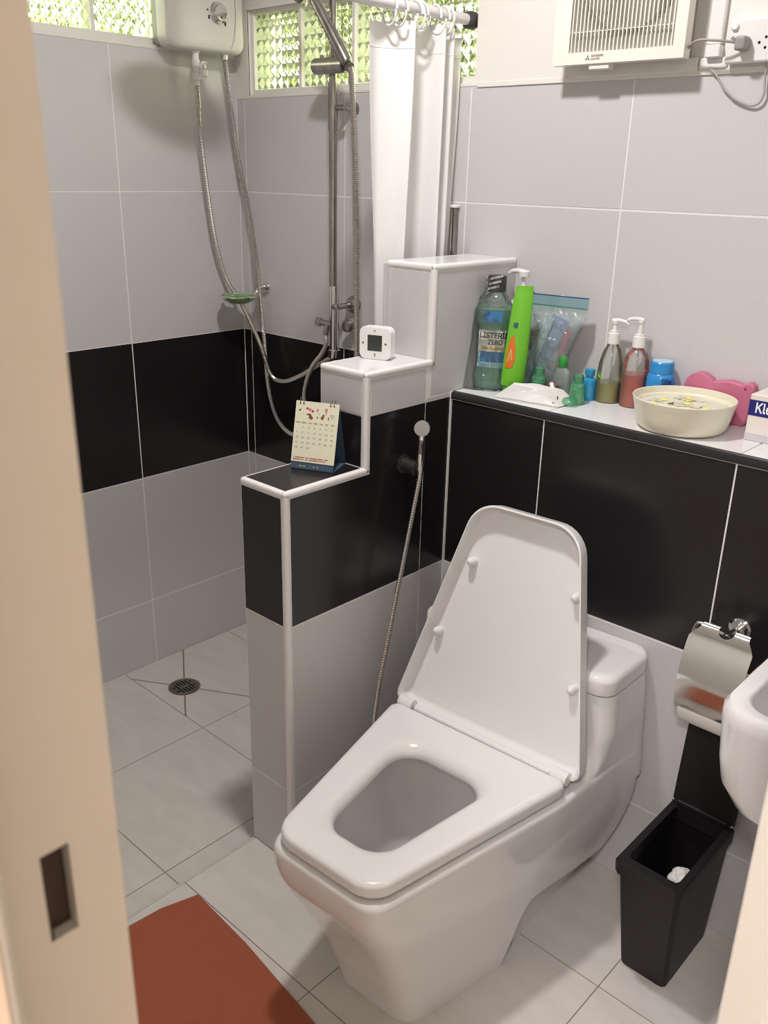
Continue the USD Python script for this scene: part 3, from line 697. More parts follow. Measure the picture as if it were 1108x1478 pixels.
part(hd, 'ring_arm', tube(spline([(hx + .002, hy - .054, .688), (hx - .048, hy - .054, .696), (hx - .062, hy - .055, .688), (hx - .066, hy - .056, .640), (hx - .064, hy - .056, .560)], 8), .003, 10), M['chrome'])
roll = solo('toilet_roll', 'white toilet paper roll hanging under the chrome flap', 'toilet roll', lathe([(.019, -.052), (.0495, -.052), (.0505, -.050), (.0505, .050), (.0495, .052), (.019, .052), (.019, -.052)], 40, RA - (0, .0, .013), (1, 0, 0)), M['tissue'])

# ------------------------------------------------------------------ bidet sprayer on the partition
bd = thing('bidet_sprayer', 'chrome handheld bidet sprayer with a metal hose clipped to the partition', 'bidet sprayer', (1.03, -.36, .86))
part(bd, 'wall_bracket', [cyl((XPR, -.372, .873), (1.040, -.374, .870), .0155), lathe([(0, 0), (.021, 0), (.021, .002), (.016, .004), (0, .004)], 24, (XPR, -.372, .873), (1, 0, 0))], M['dark_metal'])
hb, ht = np.array([1.049, -.374, .852]), np.array([1.040, -.362, .945])
part(bd, 'handle', tube(np.array([hb, hb + (ht - hb) * .15, hb + (ht - hb) * .2, hb + (ht - hb) * .55, hb + (ht - hb) * .95, ht]), [.006, .0065, .0085, .0085, .0085, .006], 16), M['chrome'])
hdn = np.array([.55, -.80, .16]); hdn /= np.linalg.norm(hdn)
part(bd, 'spray_head', lathe([(0, -.022), (.008, -.022), (.011, -.012), (.0165, -.004), (.0175, 0), (.0175, .007), (.0165, .009), (0, .009)], 28, ht + (.002, -.001, .014), hdn), M['chrome'])
part(bd, 'spray_face', lathe([(0, .0), (.0150, .0), (.0150, .0012), (0, .0016)], 28, ht + (.002, -.001, .014) + hdn * .0085, hdn), M['grey_plastic'])
part(bd, 'trigger', tube(np.array([ht + hdn * .009 - (0, 0, .012), ht + hdn * .014 - (0, 0, .030), ht + hdn * .010 - (0, 0, .052)]), [.003, .0045, .003], 8), M['chrome_dull'])
part(bd, 'hose', hose([hb + (0, 0, .002), (1.0495, -.388, .80), (1.049, -.412, .70), (1.049, -.437, .60), (1.050, -.462, .50), (1.050, -.487, .40), (1.050, -.503, .30), (1.046, -.505, .2), (1.035, -.48, .12), (1.02, -.44, .10), (1.004, -.42, .10)], .0056, .0058), M['hose_metal'], smooth=False)

# ------------------------------------------------------------------ floor drain
dn = thing('floor_drain', 'round metal floor drain grate on the shower floor', 'drain', (DR[0], DR[1], ZS))
gr = Point(0, 0).buffer(.0405, quad_segs=16)
slots = []
for k in range(-3, 4):
    y = k * .0096; hw = math.sqrt(max(.034 ** 2 - y * y, 1e-6))
    segs = [(-hw, hw)] if k % 2 == 0 and k != 0 else [(-hw, -.006), (.006, hw)]
    for a, b in segs: slots.append(LineString([(a + .002, y), (b - .002, y)]).buffer(.0023))
gp = affinity.rotate(gr.difference(unary_union(slots)), 0, origin=(0, 0))
part(dn, 'grate', extrude(gp, .004, np.array([[1, 0, 0, DR[0]], [0, 1, 0, DR[1]], [0, 0, 1, ZS - .003], [0, 0, 0, 1.0]])), M['drain_metal'], smooth=False)
part(dn, 'ring', lathe([(.0400, -.02), (.0445, -.02), (.0445, .0015), (.0425, .0025), (.0405, .0015), (.0400, -.02)], 40, (DR[0], DR[1], ZS)), M['drain_metal'])
part(dn, 'pit', lathe([(0, -.06), (.0442, -.06), (.0442, -.02)], 32, (DR[0], DR[1], ZS)), M['dark_void'])

# ------------------------------------------------------------------ bath mat
mp_ = [(.926, -.913), (1.045, -.918), (1.20, -.930), (1.345, -.947), (1.44, -.962), (1.60, -1.36), (1.19, -1.45), (.985, -1.42), (.915, -1.20), (.893, -1.075), (.905, -.985)]
mp2 = Polygon([(.926, -.912), (1.10, -.922), (1.36, -.952), (1.50, -.972), (1.46, -1.40), (.96, -1.43), (.935, -1.25), (.893, -1.08), (.902, -.99)]).buffer(-.004).buffer(.004)
mat_m = trimesh.creation.extrude_polygon(mp2, .005, engine='earcut').subdivide_to_size(.05)
mv = np.array(mat_m.vertices); mv[:, 2] += .0008
solo('bath_mat', 'terracotta red bath mat on the floor in front of the toilet', 'bath mat', (mv, np.array(mat_m.faces)), M['mat_red'], smooth=False)

# ------------------------------------------------------------------ exhaust fan
F0x, F1x, FZ0, FZ1, FY = 1.090, 1.371, 1.667, 1.953, -.058
fan = thing('exhaust_fan', 'cream wall exhaust fan with a slatted grille', 'exhaust fan', ((F0x + F1x) / 2, -.03, FZ0))
part(fan, 'housing', [bx(F0x + .012, F1x - .012, -.036, -.0015, FZ0 + .006, FZ1 - .006)], M['fan_grey'], smooth=False)
gx0, gx1, gz0, gz1 = F0x + .037, F1x - .023, FZ0 + .021, FZ1 - .020
fr = solid(F0x, F1x, FY, -.034, FZ0, FZ1) - solid(gx0, gx1, -.2, .0, gz0, gz1)
part(fan, 'face_frame', fr, M['cream_plastic'], smooth=False)
nsl = 26
for k in range(nsl):
    x = gx0 + (gx1 - gx0) * (k + .5) / nsl
    part(fan, 'slat', bx(x - .0012, x + .0012, FY + .001, FY + .009, gz0 - .001, gz1 + .001), M['cream_plastic'], smooth=False)
for z in (gz0 + .036, gz0 + .122, gz1 - .036): part(fan, 'cross_bar', bx(gx0, gx1, FY + .0045, FY + .0085, z - .0008, z + .0008), M['cream_plastic'], smooth=False)
fc = np.array([(gx0 + gx1) / 2 + .004, -.040, (gz0 + gz1) / 2 + .010])
part(fan, 'back_panel', extrude(sbox(gx0 - .002, gz0 - .002, gx1 + .002, gz1 + .002).difference(Point(fc[0], fc[2]).buffer(.104)), .002, np.array([[1, 0, 0, 0], [0, 0, 1, -.041], [0, 1, 0, 0], [0, 0, 0, 1.0]])), M['fan_grey'], smooth=False)
part(fan, 'duct_rim', extrude(Point(fc[0], fc[2]).buffer(.105).difference(Point(fc[0], fc[2]).buffer(.098)), .002, np.array([[1, 0, 0, 0], [0, 0, 1, -.0435], [0, 1, 0, 0], [0, 0, 0, 1.0]])), M['fan_dark'], smooth=False)
part(fan, 'hub', lathe([(0, 0), (.03, 0), (.03, .006), (.022, .010), (0, .011)], 28, (fc[0], -.038, fc[2]), (0, -1, 0)), M['fan_grey'])
for k in range(4):
    a = k * math.pi / 2 + .5
    bl = Polygon([(.026, -.018), (.094, -.040), (.098, .010), (.070, .034), (.026, .014)])
    bl = affinity.rotate(bl, math.degrees(a), origin=(0, 0))
    part(fan, 'blade', extrude(bl, .002, np.array([[1, 0, 0, fc[0]], [0, 0, 1, -.0405], [0, 1, 0, fc[2]], [0, 0, 0, 1.0]])), M['fan_grey'], smooth=False)
part(fan, 'latch', bx(F0x + .083, F0x + .127, -.054, -.034, FZ0 - .010, FZ0 + .001, .001), M['cream_plastic'], smooth=False)
lgx, lgz = F0x + .0815, FZ0 + .010
dm = Polygon([(0, 0), (.0017, .0030), (0, .0060), (-.0017, .0030)])
logo = [affinity.translate(affinity.rotate(dm, r, origin=(0, 0)), 0, .0028) for r in (0, 120, 240)]
part(fan, 'logo', [extrude(q, .0004, frame_T((lgx, FY, lgz - .003), (1, 0, 0), (0, 0, 1))) for q in logo] + [text('MITSUBISHI', .0036, (lgx + .008, FY, lgz + .0018), (1, 0, 0), (0, 0, 1), bold=True, sx=.85), text('ELECTRIC', .0030, (lgx + .008, FY, lgz - .0034), (1, 0, 0), (0, 0, 1), bold=True, sx=.95)], M['ink_grey'], smooth=False)
# old mounting frame and rounded ledge of plaster below the fan
solo('trim_5', None, None, [bx(F0x + .010, F1x + .006, -.010, -.0012, 1.648, 1.672, .002)], M['plaster'], kind='structure', smooth=False)
solo('trim_6', None, None, [bx(.86, XR - .003, -.0035, -.0012, 1.641, 1.652, .001)], M['plaster'], kind='structure', smooth=False)

# ------------------------------------------------------------------ conduit, socket, plug
cd = thing('cable_conduit', 'white cable trunking running up the wall beside the fan', 'conduit', (1.407, -.008, 1.66))
part(cd, 'trunking', bx(1.391, 1.419, -.013, -.0012, 1.690, ZC - .001, .002), M['white_plastic'], smooth=False)
part(cd, 'end_clip', [bx(1.393, 1.421, -.020, -.0012, 1.668, 1.689, .002), bx(1.378, 1.432, -.008, -.0012, 1.650, 1.670, .003)], M['white_plastic'], smooth=False)
sk_ = thing('wall_socket', 'white wall socket plate with a round switch beside the exhaust fan', 'socket', (1.50, -.012, 1.655))
part(sk_, 'plate', rbox(1.434, 1.566, -.024, -.0012, 1.656, 1.726, .004, 10), M['white_plastic'])
part(sk_, 'switch', lathe([(0, 0), (.0068, 0), (.0068, .004), (.0055, .006), (0, .0063)], 24, (1.4465, -.0235, 1.7145), (.1, -1, .1)), M['white'])
part(sk_, 'indicator', lathe([(0, 0), (.0034, 0), (.0034, .003), (0, .0034)], 16, (1.4455, -.0235, 1.696), (0, -1, 0)), M['plug_grey'])
part(sk_, 'outlet_hole', [lathe([(0, 0), (.0024, 0), (.0024, .0006), (0, .0006)], 12, (x, -.0238, z), (0, -1, 0)) for x, z in ((1.4935, 1.6865), (1.5045, 1.6945), (1.505, 1.678))], M['dark_void'])
pg = thing('power_plug', 'grey power plug and cord from the fan to the wall socket', 'plug', (1.468, -.04, 1.675))
part(pg, 'plug_body', rbox(1.4590, 1.4790, -.050, -.024, 1.6735, 1.6965, .0045, 10), M['plug_grey'])
part(pg, 'cord', tube(spline([(1.368, -.038, 1.683), (1.382, -.050, 1.690), (1.400, -.056, 1.6935), (1.430, -.054, 1.691), (1.450, -.046, 1.6885), (1.462, -.040, 1.6865)], 8), .0023, 10), M['cord_grey'])
solo('hanging_loop', 'thin grey loop close to the wall below the wall socket', 'cord', tube(spline([(1.402, -.010, 1.652), (1.418, -.012, 1.640), (1.432, -.010, 1.620), (1.455, -.008, 1.600), (1.478, -.007, 1.5895), (1.494, -.007, 1.587), (1.505, -.008, 1.593), (1.510, -.009, 1.607), (1.508, -.009, 1.625), (1.506, -.010, 1.660)], 8), .0021, 8), M['loop_pale'])  # thin grey looped tube set close against the wall

# ------------------------------------------------------------------ water heater
ht_ = thing('water_heater', 'white electric shower water heater with a chrome dial on the left wall', 'water heater', (.04, -.15, 1.747))
hz0, hz1, hy0, hy1, hdp = 1.747, 2.09, -.273, -.027, .082
def hr_(g, r): return outline([((hy0 + hy1) / 2, hz0 + g), (hy1 - g, hz0 + g), (hy1 - g, hz1 - g), (hy0 + g, hz1 - g), (hy0 + g, hz0 + g)], r, 96, ((hy0 + hy1) / 2, hz0 + g))
def yz(o, x): return np.column_stack([np.full(len(o), x), o])
part(ht_, 'back_case', loft([yz(hr_(.006, .018), .0012), yz(hr_(.006, .018), .030)]), M['grey_plastic'], smooth=30)
part(ht_, 'front_case', loft([yz(hr_(.0, .024), .030), yz(hr_(.0, .024), .066), yz(hr_(.003, .024), .075), yz(hr_(.010, .024), .081), yz(hr_(.03, .02), hdp)]), M['heater_white'], smooth=40)
dk = part(ht_, 'dial', lathe([(0, 0), (.0265, 0), (.0265, .004), (.023, .008), (.021, .014), (.018, .017), (0, .0175)], 36, (hdp - .001, -.118, 1.840), (1, 0, 0)), M['chrome'])
part(dk, 'pointer', bx(hdp + .0155, hdp + .018, -.121, -.115, 1.824, 1.832, .0005), M['ink_grey'], smooth=False)
for q in ((-.1525, -.1475, 1.842, 1.846), (-.149, -.144, 1.823, 1.832), (-.097, -.092, 1.812, 1.822)): part(ht_, 'scale_mark', bx(hdp - .001, hdp + .0006, *q), M['ink_black'], smooth=False)
# sweep line on the front
sw = spline([(hdp + .0004, -.062, 1.90), (hdp + .0004, -.060, 1.84), (hdp + .0002, -.066, 1.79), (hdp - .002, -.078, 1.755)], 8)
part(ht_, 'seam', tube(sw, .0012, 6), M['grey_plastic'])
vx = .052
vlv = thing('inlet_valve', 'white plastic shut-off valve hanging under the water heater', 'valve', (vx, -.175, 1.66))
part(vlv, 'body', lathe([(0, 0), (.0075, 0), (.0075, .012), (.0105, .014), (.0105, .030), (.0085, .032), (.0085, .044), (.0115, .046), (.0115, .062), (.0085, .064), (.0085, .078), (.0125, .080), (.0125, .086), (0, .086)], 20, (vx, -.1735, 1.664)), M['white_plastic'])
part(vlv, 'lever', [rbox(vx + .008, vx + .020, -.168, -.148, 1.684, 1.724, .006, 10), cyl((vx, -.172, 1.712), (vx + .014, -.160, 1.712), .007)], M['white_plastic'])
part(vlv, 'screw', lathe([(.006, 0), (.0085, 0), (.0085, .0012), (.006, .0012), (.006, 0)], 20, (vx + .020, -.158, 1.711), (1, 0, 0)), M['grey_plastic'])
solo('inlet_hose', 'grey flexible metal hose from the heater valve past the soap dish to the shower pole', 'hose',
     hose([(vx, -.1735, 1.668), (.050, -.170, 1.62), (.044, -.166, 1.569), (.040, -.145, 1.392), (.038, -.124, 1.26), (.030, -.085, 1.155), (.050, -.050, 1.085), (.140, -.055, .975), (.196, -.063, .893), (.252, -.063, .882), (.324, -.063, .909), (.397, -.058, .951), (.452, -.050, .985)], .0066), M['hose_metal'], smooth=False)
solo('outlet_hose', 'long grey metal shower hose looping down behind the desk calendar', 'hose',
     hose([(.052, -.078, 1.760), (.050, -.074, 1.72), (.044, -.058, 1.628), (.042, -.038, 1.50), (.060, -.024, 1.38), (.106, -.034, 1.23), (.127, -.038, 1.09), (.136, -.034, .971), (.158, -.044, .86), (.200, -.056, .778), (.252, -.058, .733), (.305, -.060, .735), (.336, -.064, .805), (.350, -.068, .88), (.383, -.070, .945), (.423, -.072, .986), (.446, -.076, 1.018), (.449, -.080, 1.047)], .0066), M['hose_metal'], smooth=False)
part(ht_, 'outlet_nut', lathe([(0, 0), (.0095, 0), (.0095, .014), (.008, .016), (0, .016)], 12, (.052, -.078, 1.735)), M['chrome'])

# ------------------------------------------------------------------ shower pole
sp = thing('shower_pole', 'chrome shower pole with slider, brackets and diverter on the back wall', 'shower pole', (.462, -.055, .985))
PX, PY = .463, -.066
part(sp, 'pole', [cyl((PX, PY, 1.16), (PX, PY, 2.02), .0098, sides=20)], M['chrome_dull'])
part(sp, 'lower_tube', [cyl((PX + .006, PY, .988), (PX + .004, PY, 1.172), .0128, sides=20), lathe([(0, 0), (.0165, 0), (.0165, .020), (.013, .022), (0, .022)], 20, (PX + .006, PY, .985)), lathe([(0, 0), (.0135, 0), (.0135, .010), (0, .010)], 20, (PX + .004, PY, 1.165))], M['chrome'])
part(sp, 'upper_sleeve', cyl((PX, PY, 1.555), (PX, PY, 1.662), .0118, sides=20), M['chrome_dull'])
part(sp, 'overhead_arm', tube(spline([(PX, PY, 2.00), (PX, PY - .02, 2.06), (PX, PY - .08, 2.08), (PX, PY - .30, 2.07), (PX, PY - .36, 2.03), (PX, PY - .365, 1.93)], 8), .0098, 16), M['chrome_dull'])
part(sp, 'overhead_rose', lathe([(0, 0), (.095, 0), (.100, .003), (.100, .008), (.09, .012), (.02, .022), (.014, .04), (0, .04)], 40, (PX, PY - .365, 1.895)), M['chrome'])
part(sp, 'bracket', [cyl((PX, PY, 1.607), (PX + .010, -.0, 1.607), .0055), cyl((PX + .004, PY, 1.607), (PX + .030, PY + .01, 1.607), .0075), lathe([(0, 0), (.017, 0), (.017, .003), (.012, .006), (0, .006)], 20, (PX + .010, 0, 1.607), (0, -1, 0)), cyl((PX + .020, -.058, 1.612), (PX + .020, -.058, 1.640), .0024)], M['chrome_dull'])
part(sp, 'wall_bracket', [cyl((PX + .006, PY, 1.118), (PX + .012, -.0, 1.122), .0075), lathe([(0, 0), (.024, 0), (.024, .004), (.020, .012), (.012, .018), (0, .018)], 24, (PX + .016, 0, 1.122), (0, -1, 0)), lathe([(0, 0), (.008, 0), (.008, .008), (0, .010)], 16, (PX + .014, PY - .004, 1.122), (0.5, -1, 0))], M['chrome_dull'])
part(sp, 'diverter', [cyl((PX + .008, PY, 1.072), (PX - .030, PY - .018, 1.078), .0085), lathe([(0, 0), (.012, 0), (.012, .012), (.009, .015), (0, .015)], 8, (PX - .028, PY - .017, 1.0775), (-.9, -.42, .1)), cyl((PX - .012, PY - .010, 1.074), (PX - .014, PY - .014, 1.045), .0075), lathe([(0, 0), (.0175, 0), (.0175, .004), (.012, .010), (0, .010)], 24, (PX + .022, -.030, 1.068), (.3, -1, .1)), cyl((PX + .022, -.0, 1.066), (PX + .022, -.032, 1.068), .008)], M['chrome_dull'])
part(sp, 'slider', [cyl((PX - .036, PY - .022, 1.698), (PX + .075, PY - .030, 1.697), .0185, sides=24), cyl((PX + .073, PY - .028, 1.703), (PX + .090, PY - .034, 1.690), .012), lathe([(0, 0), (.006, 0), (.006, .006), (0, .008)], 12, (PX - .018, PY - .020, 1.716), (0, 0, 1))], M['chrome_dull'])
hs = thing('hand_shower', 'worn chrome hand shower resting in the slider of the shower pole', 'hand shower', (.54, -.12, 1.70))
p0, p1 = np.array([.552, -.108, 1.700]), np.array([.455, -.128, 1.846])
dh = p1 - p0
part(hs, 'handle', tube(np.array([p0 - dh * .02, p0, p0 + dh * .12, p0 + dh * .55, p0 + dh, p1 + (-.02, -.004, .022)]), [.011, .0145, .0155, .0135, .0115, .014], 18), M['chrome_dull'])
hn = np.array([-.60, -.25, -.75])
part(hs, 'spray_head', lathe([(0, -.010), (.020, -.010), (.034, .004), (.043, .016), (.044, .022), (.040, .025), (0, .026)], 32, p1 + (-.040, -.008, .022), hn), M['chrome_dull'])
solo('hand_shower_hose', 'straight chrome shower hose hanging from the slider beside the pole', 'hose',
     hose([(.558, -.102, 1.690), (.562, -.100, 1.66), (.571, -.098, 1.53), (.577, -.098, 1.38), (.582, -.098, 1.21), (.586, -.098, 1.02), (.588, -.097, .80), (.575, -.092, .60), (.545, -.085, .53), (.512, -.078, .60), (.490, -.072, .80), (.472, -.066, .978)], .0076), M['hose_metal'], smooth=False)

# soap dish
sd = thing('soap_dish', 'chrome wire soap dish holder with a green dish in the shower corner', 'soap dish', (.1, -.08, 1.10))
dc = np.array([.098, -.095, 1.108])
part(sd, 'wire_ring', tube(np.array([dc + (.052 * math.cos(a), .052 * math.sin(a), .005) for a in np.linspace(0, 2 * math.pi, 48)]), .0034, 10), M['chrome'])
part(sd, 'dish', lathe([(0, -.014), (.030, -.014), (.046, -.004), (.0495, .004), (.048, .005), (.043, -.002), (.028, -.011), (0, -.011)], 36, dc), M['dish_green'], label='green see-through dish')
part(sd, 'wall_mount', [lathe([(0, 0), (.016, 0), (.016, .003), (.012, .012), (0, .014)], 20, (.112, 0, 1.132), (0, -1, 0)), tube(spline([(.112, -.010, 1.134), (.112, -.024, 1.134), (.114, -.038, 1.124), (.112, -.046, 1.113)], 6), .006, 12)], M['chrome'])
part(sd, 'wire_foot', tube(spline([dc + (-.052, 0, .005), dc + (-.060, -.006, .010), dc + (-.058, -.010, -.004), dc + (-.045, -.008, -.012)], 6), .003, 8), M['chrome'])
solo('soap_bar', 'green soap bar lying in the corner soap dish', 'soap', rbox(dc[0] - .026, dc[0] + .026, dc[1] - .018, dc[1] + .018, dc[2] - .010, dc[2] + .006, .007, 12), M['cap_green'])

# ------------------------------------------------------------------ curtain rod, rings, curtain
RX, RZ = .829, 1.777
rd = thing('curtain_rod', 'white shower curtain rod ending in a dark cap at the window', 'curtain rod', (RX, -.6, RZ))
part(rd, 'rod', cyl((RX, .010, RZ), (RX, YE, RZ), .0115, sides=20), M['rod_white'])
part(rd, 'end_cap', lathe([(0, 0), (.018, 0), (.018, .018), (.014, .026), (0, .026)], 24, (RX, .012, RZ), (0, -1, 0)), M['rod_end'], label='dark rubber end cap')
# folds: (y, x) path at the top and the bottom
top = np.array([(-.300, .812), (-.262, .800), (-.222, .818), (-.205, .846), (-.200, .838), (-.196, .792), (-.165, .786), (-.118, .800), (-.112, .852), (-.105, .846), (-.098, .806), (-.078, .804), (-.070, .842), (-.060, .836), (-.045, .806), (-.018, .806), (-.010, .818)])
bot = np.array([(-.268, .815), (-.252, .806), (-.236, .828), (-.222, .858), (-.212, .838), (-.198, .796), (-.160, .790), (-.116, .802), (-.106, .850), (-.097, .842), (-.088, .808), (-.072, .806), (-.062, .838), (-.052, .832), (-.042, .812), (-.028, .808), (-.020, .815)])
bot[:, 1] = np.minimum(bot[:, 1], .858); bot[:, 1] -= .008
tt, bb = spline(top, 8), spline(bot, 8)
zs_ = np.r_[1.748, 1.742, 1.72, 1.70, np.linspace(1.66, .30, 30)]
rows_ = []
for k, z in enumerate(zs_):
    w = np.clip((1.748 - z) / .55, 0, 1); w = w * w * (3 - 2 * w)
    r = tt * (1 - w) + bb * w
    wob = (meshkit.noise(np.stack([r[:, 0] * 25, np.full(len(r), z * 4), np.zeros(len(r))], 1), 5) - .5) * .006
    q = np.stack([r[:, 1] + wob, r[:, 0], np.full(len(r), z)], 1)
    if z > S3 - .05: pass
    q[:, 0] = np.where(z < S3 + .01, np.minimum(q[:, 0], XPL - .006), q[:, 0])
    if k == 0: q[:, 2] += .008 * np.sin(np.linspace(0, 19, len(r))) * 0 + np.interp(np.arange(len(r)), [0, len(r) * .12, len(r) * .3, len(r) * .6, len(r) * .85, len(r)], [-.004, .002, .004, .012, .0, -.022])
    rows_.append(q)
cv, cf = loft(rows_, False, False, closed=False)
cu = thing('shower_curtain', 'white fabric shower curtain gathered at the end of its rod', 'curtain', (.81, -.16, .3))
part(cu, 'cloth', (cv, cf), M['curtain'], smooth=True)
hem = [tube(r_ + np.array([0, 0, 0]), .0009, 5) for r_ in (rows_[3] + (0, 0, 0),)]
part(cu, 'hem_seam', hem, M['curtain'])
for k, y in enumerate((-.262, -.234, -.190, -.178, -.161, -.118, -.094, -.084)):
    a = np.linspace(0, 2 * math.pi, 40)
    ring = np.stack([RX + .021 * np.cos(a) + (.004 if k % 2 else -.003) * (np.sin(a) < 0), y + .006 * np.sin(a * .5 + k), RZ - .012 + .027 * np.sin(a)], 1)
    solo('curtain_ring', 'white plastic curtain ring, ' + ('first', 'second', 'third', 'fourth', 'fifth', 'sixth', 'seventh', 'eighth')[k] + ' along the rod counting towards the window', 'curtain ring', tube(ring, .0024, 8), M['white_plastic'], group='curtain rings on the shower rod')

# short chrome wall bar behind the partition top
wbar = thing('wall_bar', 'short grey metal bar with white end caps behind the partition top', 'wall bar', (.818, -.01, 1.28))
part(wbar, 'bar', [bx(.809, .8165, -.016, -.002, 1.262, 1.384, .002), bx(.818, .8255, -.016, -.002, 1.262, 1.384, .002)], M['chrome_dull'], smooth=False)
for z in (1.384, 1.256): part(wbar, 'end_cap', rbox(.805, .829, -.020, -.001, z, z + .008, .003, 8), M['white_plastic'])

# ------------------------------------------------------------------ calendar
CA = np.array([.887, -.594, S1 + .0012]); CB = np.array([.972, -.5565, S1 + .0012])
ex = (CB - CA) / np.linalg.norm(CB - CA); cw = np.linalg.norm(CB - CA); nb = np.array([-ex[1], ex[0], 0])
cal = thing('desk_calendar', 'cream and blue desk calendar standing on the lowest partition step', 'calendar', (CA + CB) / 2)
cwid, chgt, cdep, cht = cw, .138, .070, 0
apex_off = nb * cdep * .5; apz = .128
A0, B0 = CA, CB; A1, B1 = CA + nb * cdep, CB + nb * cdep; AT, BT = CA + apex_off + (0, 0, apz), CB + apex_off + (0, 0, apz)
def panel(p, q, r, s, t=.0013):
    n = np.cross(q - p, s - p); n = n / np.linalg.norm(n) * t
    v = np.array([p, q, r, s, p + n, q + n, r + n, s + n]); f = np.array([(0, 1, 2, 3), (7, 6, 5, 4), (0, 4, 5, 1), (1, 5, 6, 2), (2, 6, 7, 3), (3, 7, 4, 0)]); return to_vf((v, f))
part(cal, 'stand', [panel(A0, B0, BT, AT), panel(B1, A1, AT, BT), panel(A0, A1, B1, B0)], M['blue_card'], smooth=False, label='folded dark blue card stand')
fu = (AT - A0) / np.linalg.norm(AT - A0); fn = np.cross(ex, fu)
pg0 = A0 + fu * .014 + fn * .0012 - ex * .001
PW, PH = cw + .002, .124
part(cal, 'page', xf(bx(0, PW, 0, PH, 0, .0012), frame_T(pg0, ex, fu)), M['paper'], smooth=False, label='cream calendar page')
def pp(u, v): return pg0 + ex * (u * PW) + fu * (v * PH) + fn * .0012
def dot(u, v, r, m, sq=1.0): return extrude(affinity.scale(Point(0, 0).buffer(r, quad_segs=5), 1, sq), .0003, frame_T(pp(u, v), ex, fu))
txt, n0 = [], 1
for row in range(5):
    for col in range(7):
        if (row == 0 and col < 1) or n0 > 30: continue
        txt.append(text(str(n0), .0034, pp(.055 + col * .135, .555 - row * .083), ex, fu, .0002)); n0 += 1
part(cal, 'date_print', txt, M['ink_grey'], smooth=False)
days = ['SUN', 'MON', 'TUE', 'WED', 'THU', 'FRI', 'SAT']
part(cal, 'weekday_print', [text(d, .0029, pp(.04 + k * .135, .635), ex, fu, .0002, bold=True) for k, d in enumerate(days)], M['ink_brown'], smooth=False)
part(cal, 'footer_print', [bx_ for bx_ in [xf(bx(u * PW, (u + w) * PW, v * PH, v * PH + .0016, .0012, .00145), frame_T(pg0, ex, fu)) for u, v, w in ((.05, .066, .02), (.09, .066, .22), (.34, .066, .06), (.43, .066, .16), (.61, .066, .14), (.77, .066, .09), (.05, .034, .16), (.23, .034, .06), (.33, .034, .05), (.42, .034, .25), (.69, .034, .11))]], M['ink_red'], smooth=False)
part(cal, 'side_print', [xf(bx(u * PW, (u + w) * PW, v * PH, v * PH + .0015, .0012, .0014), frame_T(pg0, ex, fu)) for u, v, w in ((.80, .800, .11), (.82, .765, .07))], M['grey_mark'], smooth=False)
part(cal, 'red_drawing', [dot(.10, .845, .0021, 0), dot(.27, .885, .0028, 0, .7), dot(.40, .845, .0026, 0), dot(.12, .86, .0012, 0)], M['ink_red'], smooth=False)
part(cal, 'pink_drawing', [dot(.335, .868, .0036, 0, .8), dot(.51, .872, .0024, 0), dot(.71, .885, .0030, 0, 1.3), dot(.50, .855, .0014, 0)], M['ink_pink'], smooth=False)
part(cal, 'brown_drawing', [dot(.32, .765, .0062, 0, .8), dot(.38, .735, .0036, 0), dot(.635, .752, .0036, 0), dot(.655, .79, .0026, 0), dot(.52, .752, .0017, 0), dot(.775, .75, .0012, 0, 3), dot(.715, .835, .0009, 0, 4), dot(.55, .815, .0009, 0), dot(.19, .80, .0008, 0)], M['ink_brown'], smooth=False)
part(cal, 'pale_drawing', [extrude(affinity.scale(Point(0, 0).buffer(.0038), 1, .8), .0005, frame_T(pp(.285, .75), ex, fu))], M['ink_white'], smooth=False)
part(cal, 'stand_print', [xf(bx(u * PW, (u + w) * PW, -.0095, -.0075, 0, .0006), frame_T(pg0, ex, fu)) for u, w in ((.20, .06), (.29, .05), (.52, .04), (.60, .05))], M['label_yellow'], smooth=False)
for u in (.10, .18, .80, .88):
    c = pp(u, .975); a = np.linspace(.0, 2 * math.pi, 20)
    part(cal, 'wire_loop', tube(np.array([c + fu * (.0035 + .0058 * math.cos(t)) + fn * (-.0025 + .0045 * math.sin(t)) for t in a]), .0007, 6), M['ink_grey'])
    part(cal, 'punch_hole', dot(u, .955, .0016, 0), M['ink_black'], smooth=False)

# ------------------------------------------------------------------ clock
KA, KB = np.array([.877, -.387, S2]), np.array([.948, -.361, S2])
ex = (KB - KA) / np.linalg.norm(KB - KA); nb = np.array([-ex[1], ex[0], 0]); kw, kh = .0725, .069
ck = thing('desk_clock', 'small square white digital clock standing on the middle partition step', 'clock', KA + ex * kw / 2 + nb * .012)
up = np.array([0, 0, 1.0]); TK = frame_T(KA + (0, 0, .0), ex, up)      # local z = ex x up = front (-nb)
sq = lambda g, r: outline([(kw / 2, g), (kw - g, g), (kw - g, kh - g), (g, kh - g), (g, g)], r, 64, (kw / 2, g))
part(ck, 'case', xf(loft([at_z(sq(.0015, .013), -.026), at_z(sq(0, .014), -.0245), at_z(sq(0, .014), -.0015), at_z(sq(.0015, .0135), .0)]), TK), M['white'], smooth=40)
part(ck, 'screen', xf(bx(.0195, .0525, .0185, .0520, -.001, .0004), TK), M['lcd'], smooth=False)
ic = lambda poly, u, w: extrude(affinity.translate(poly, u, w), .0003, TK)
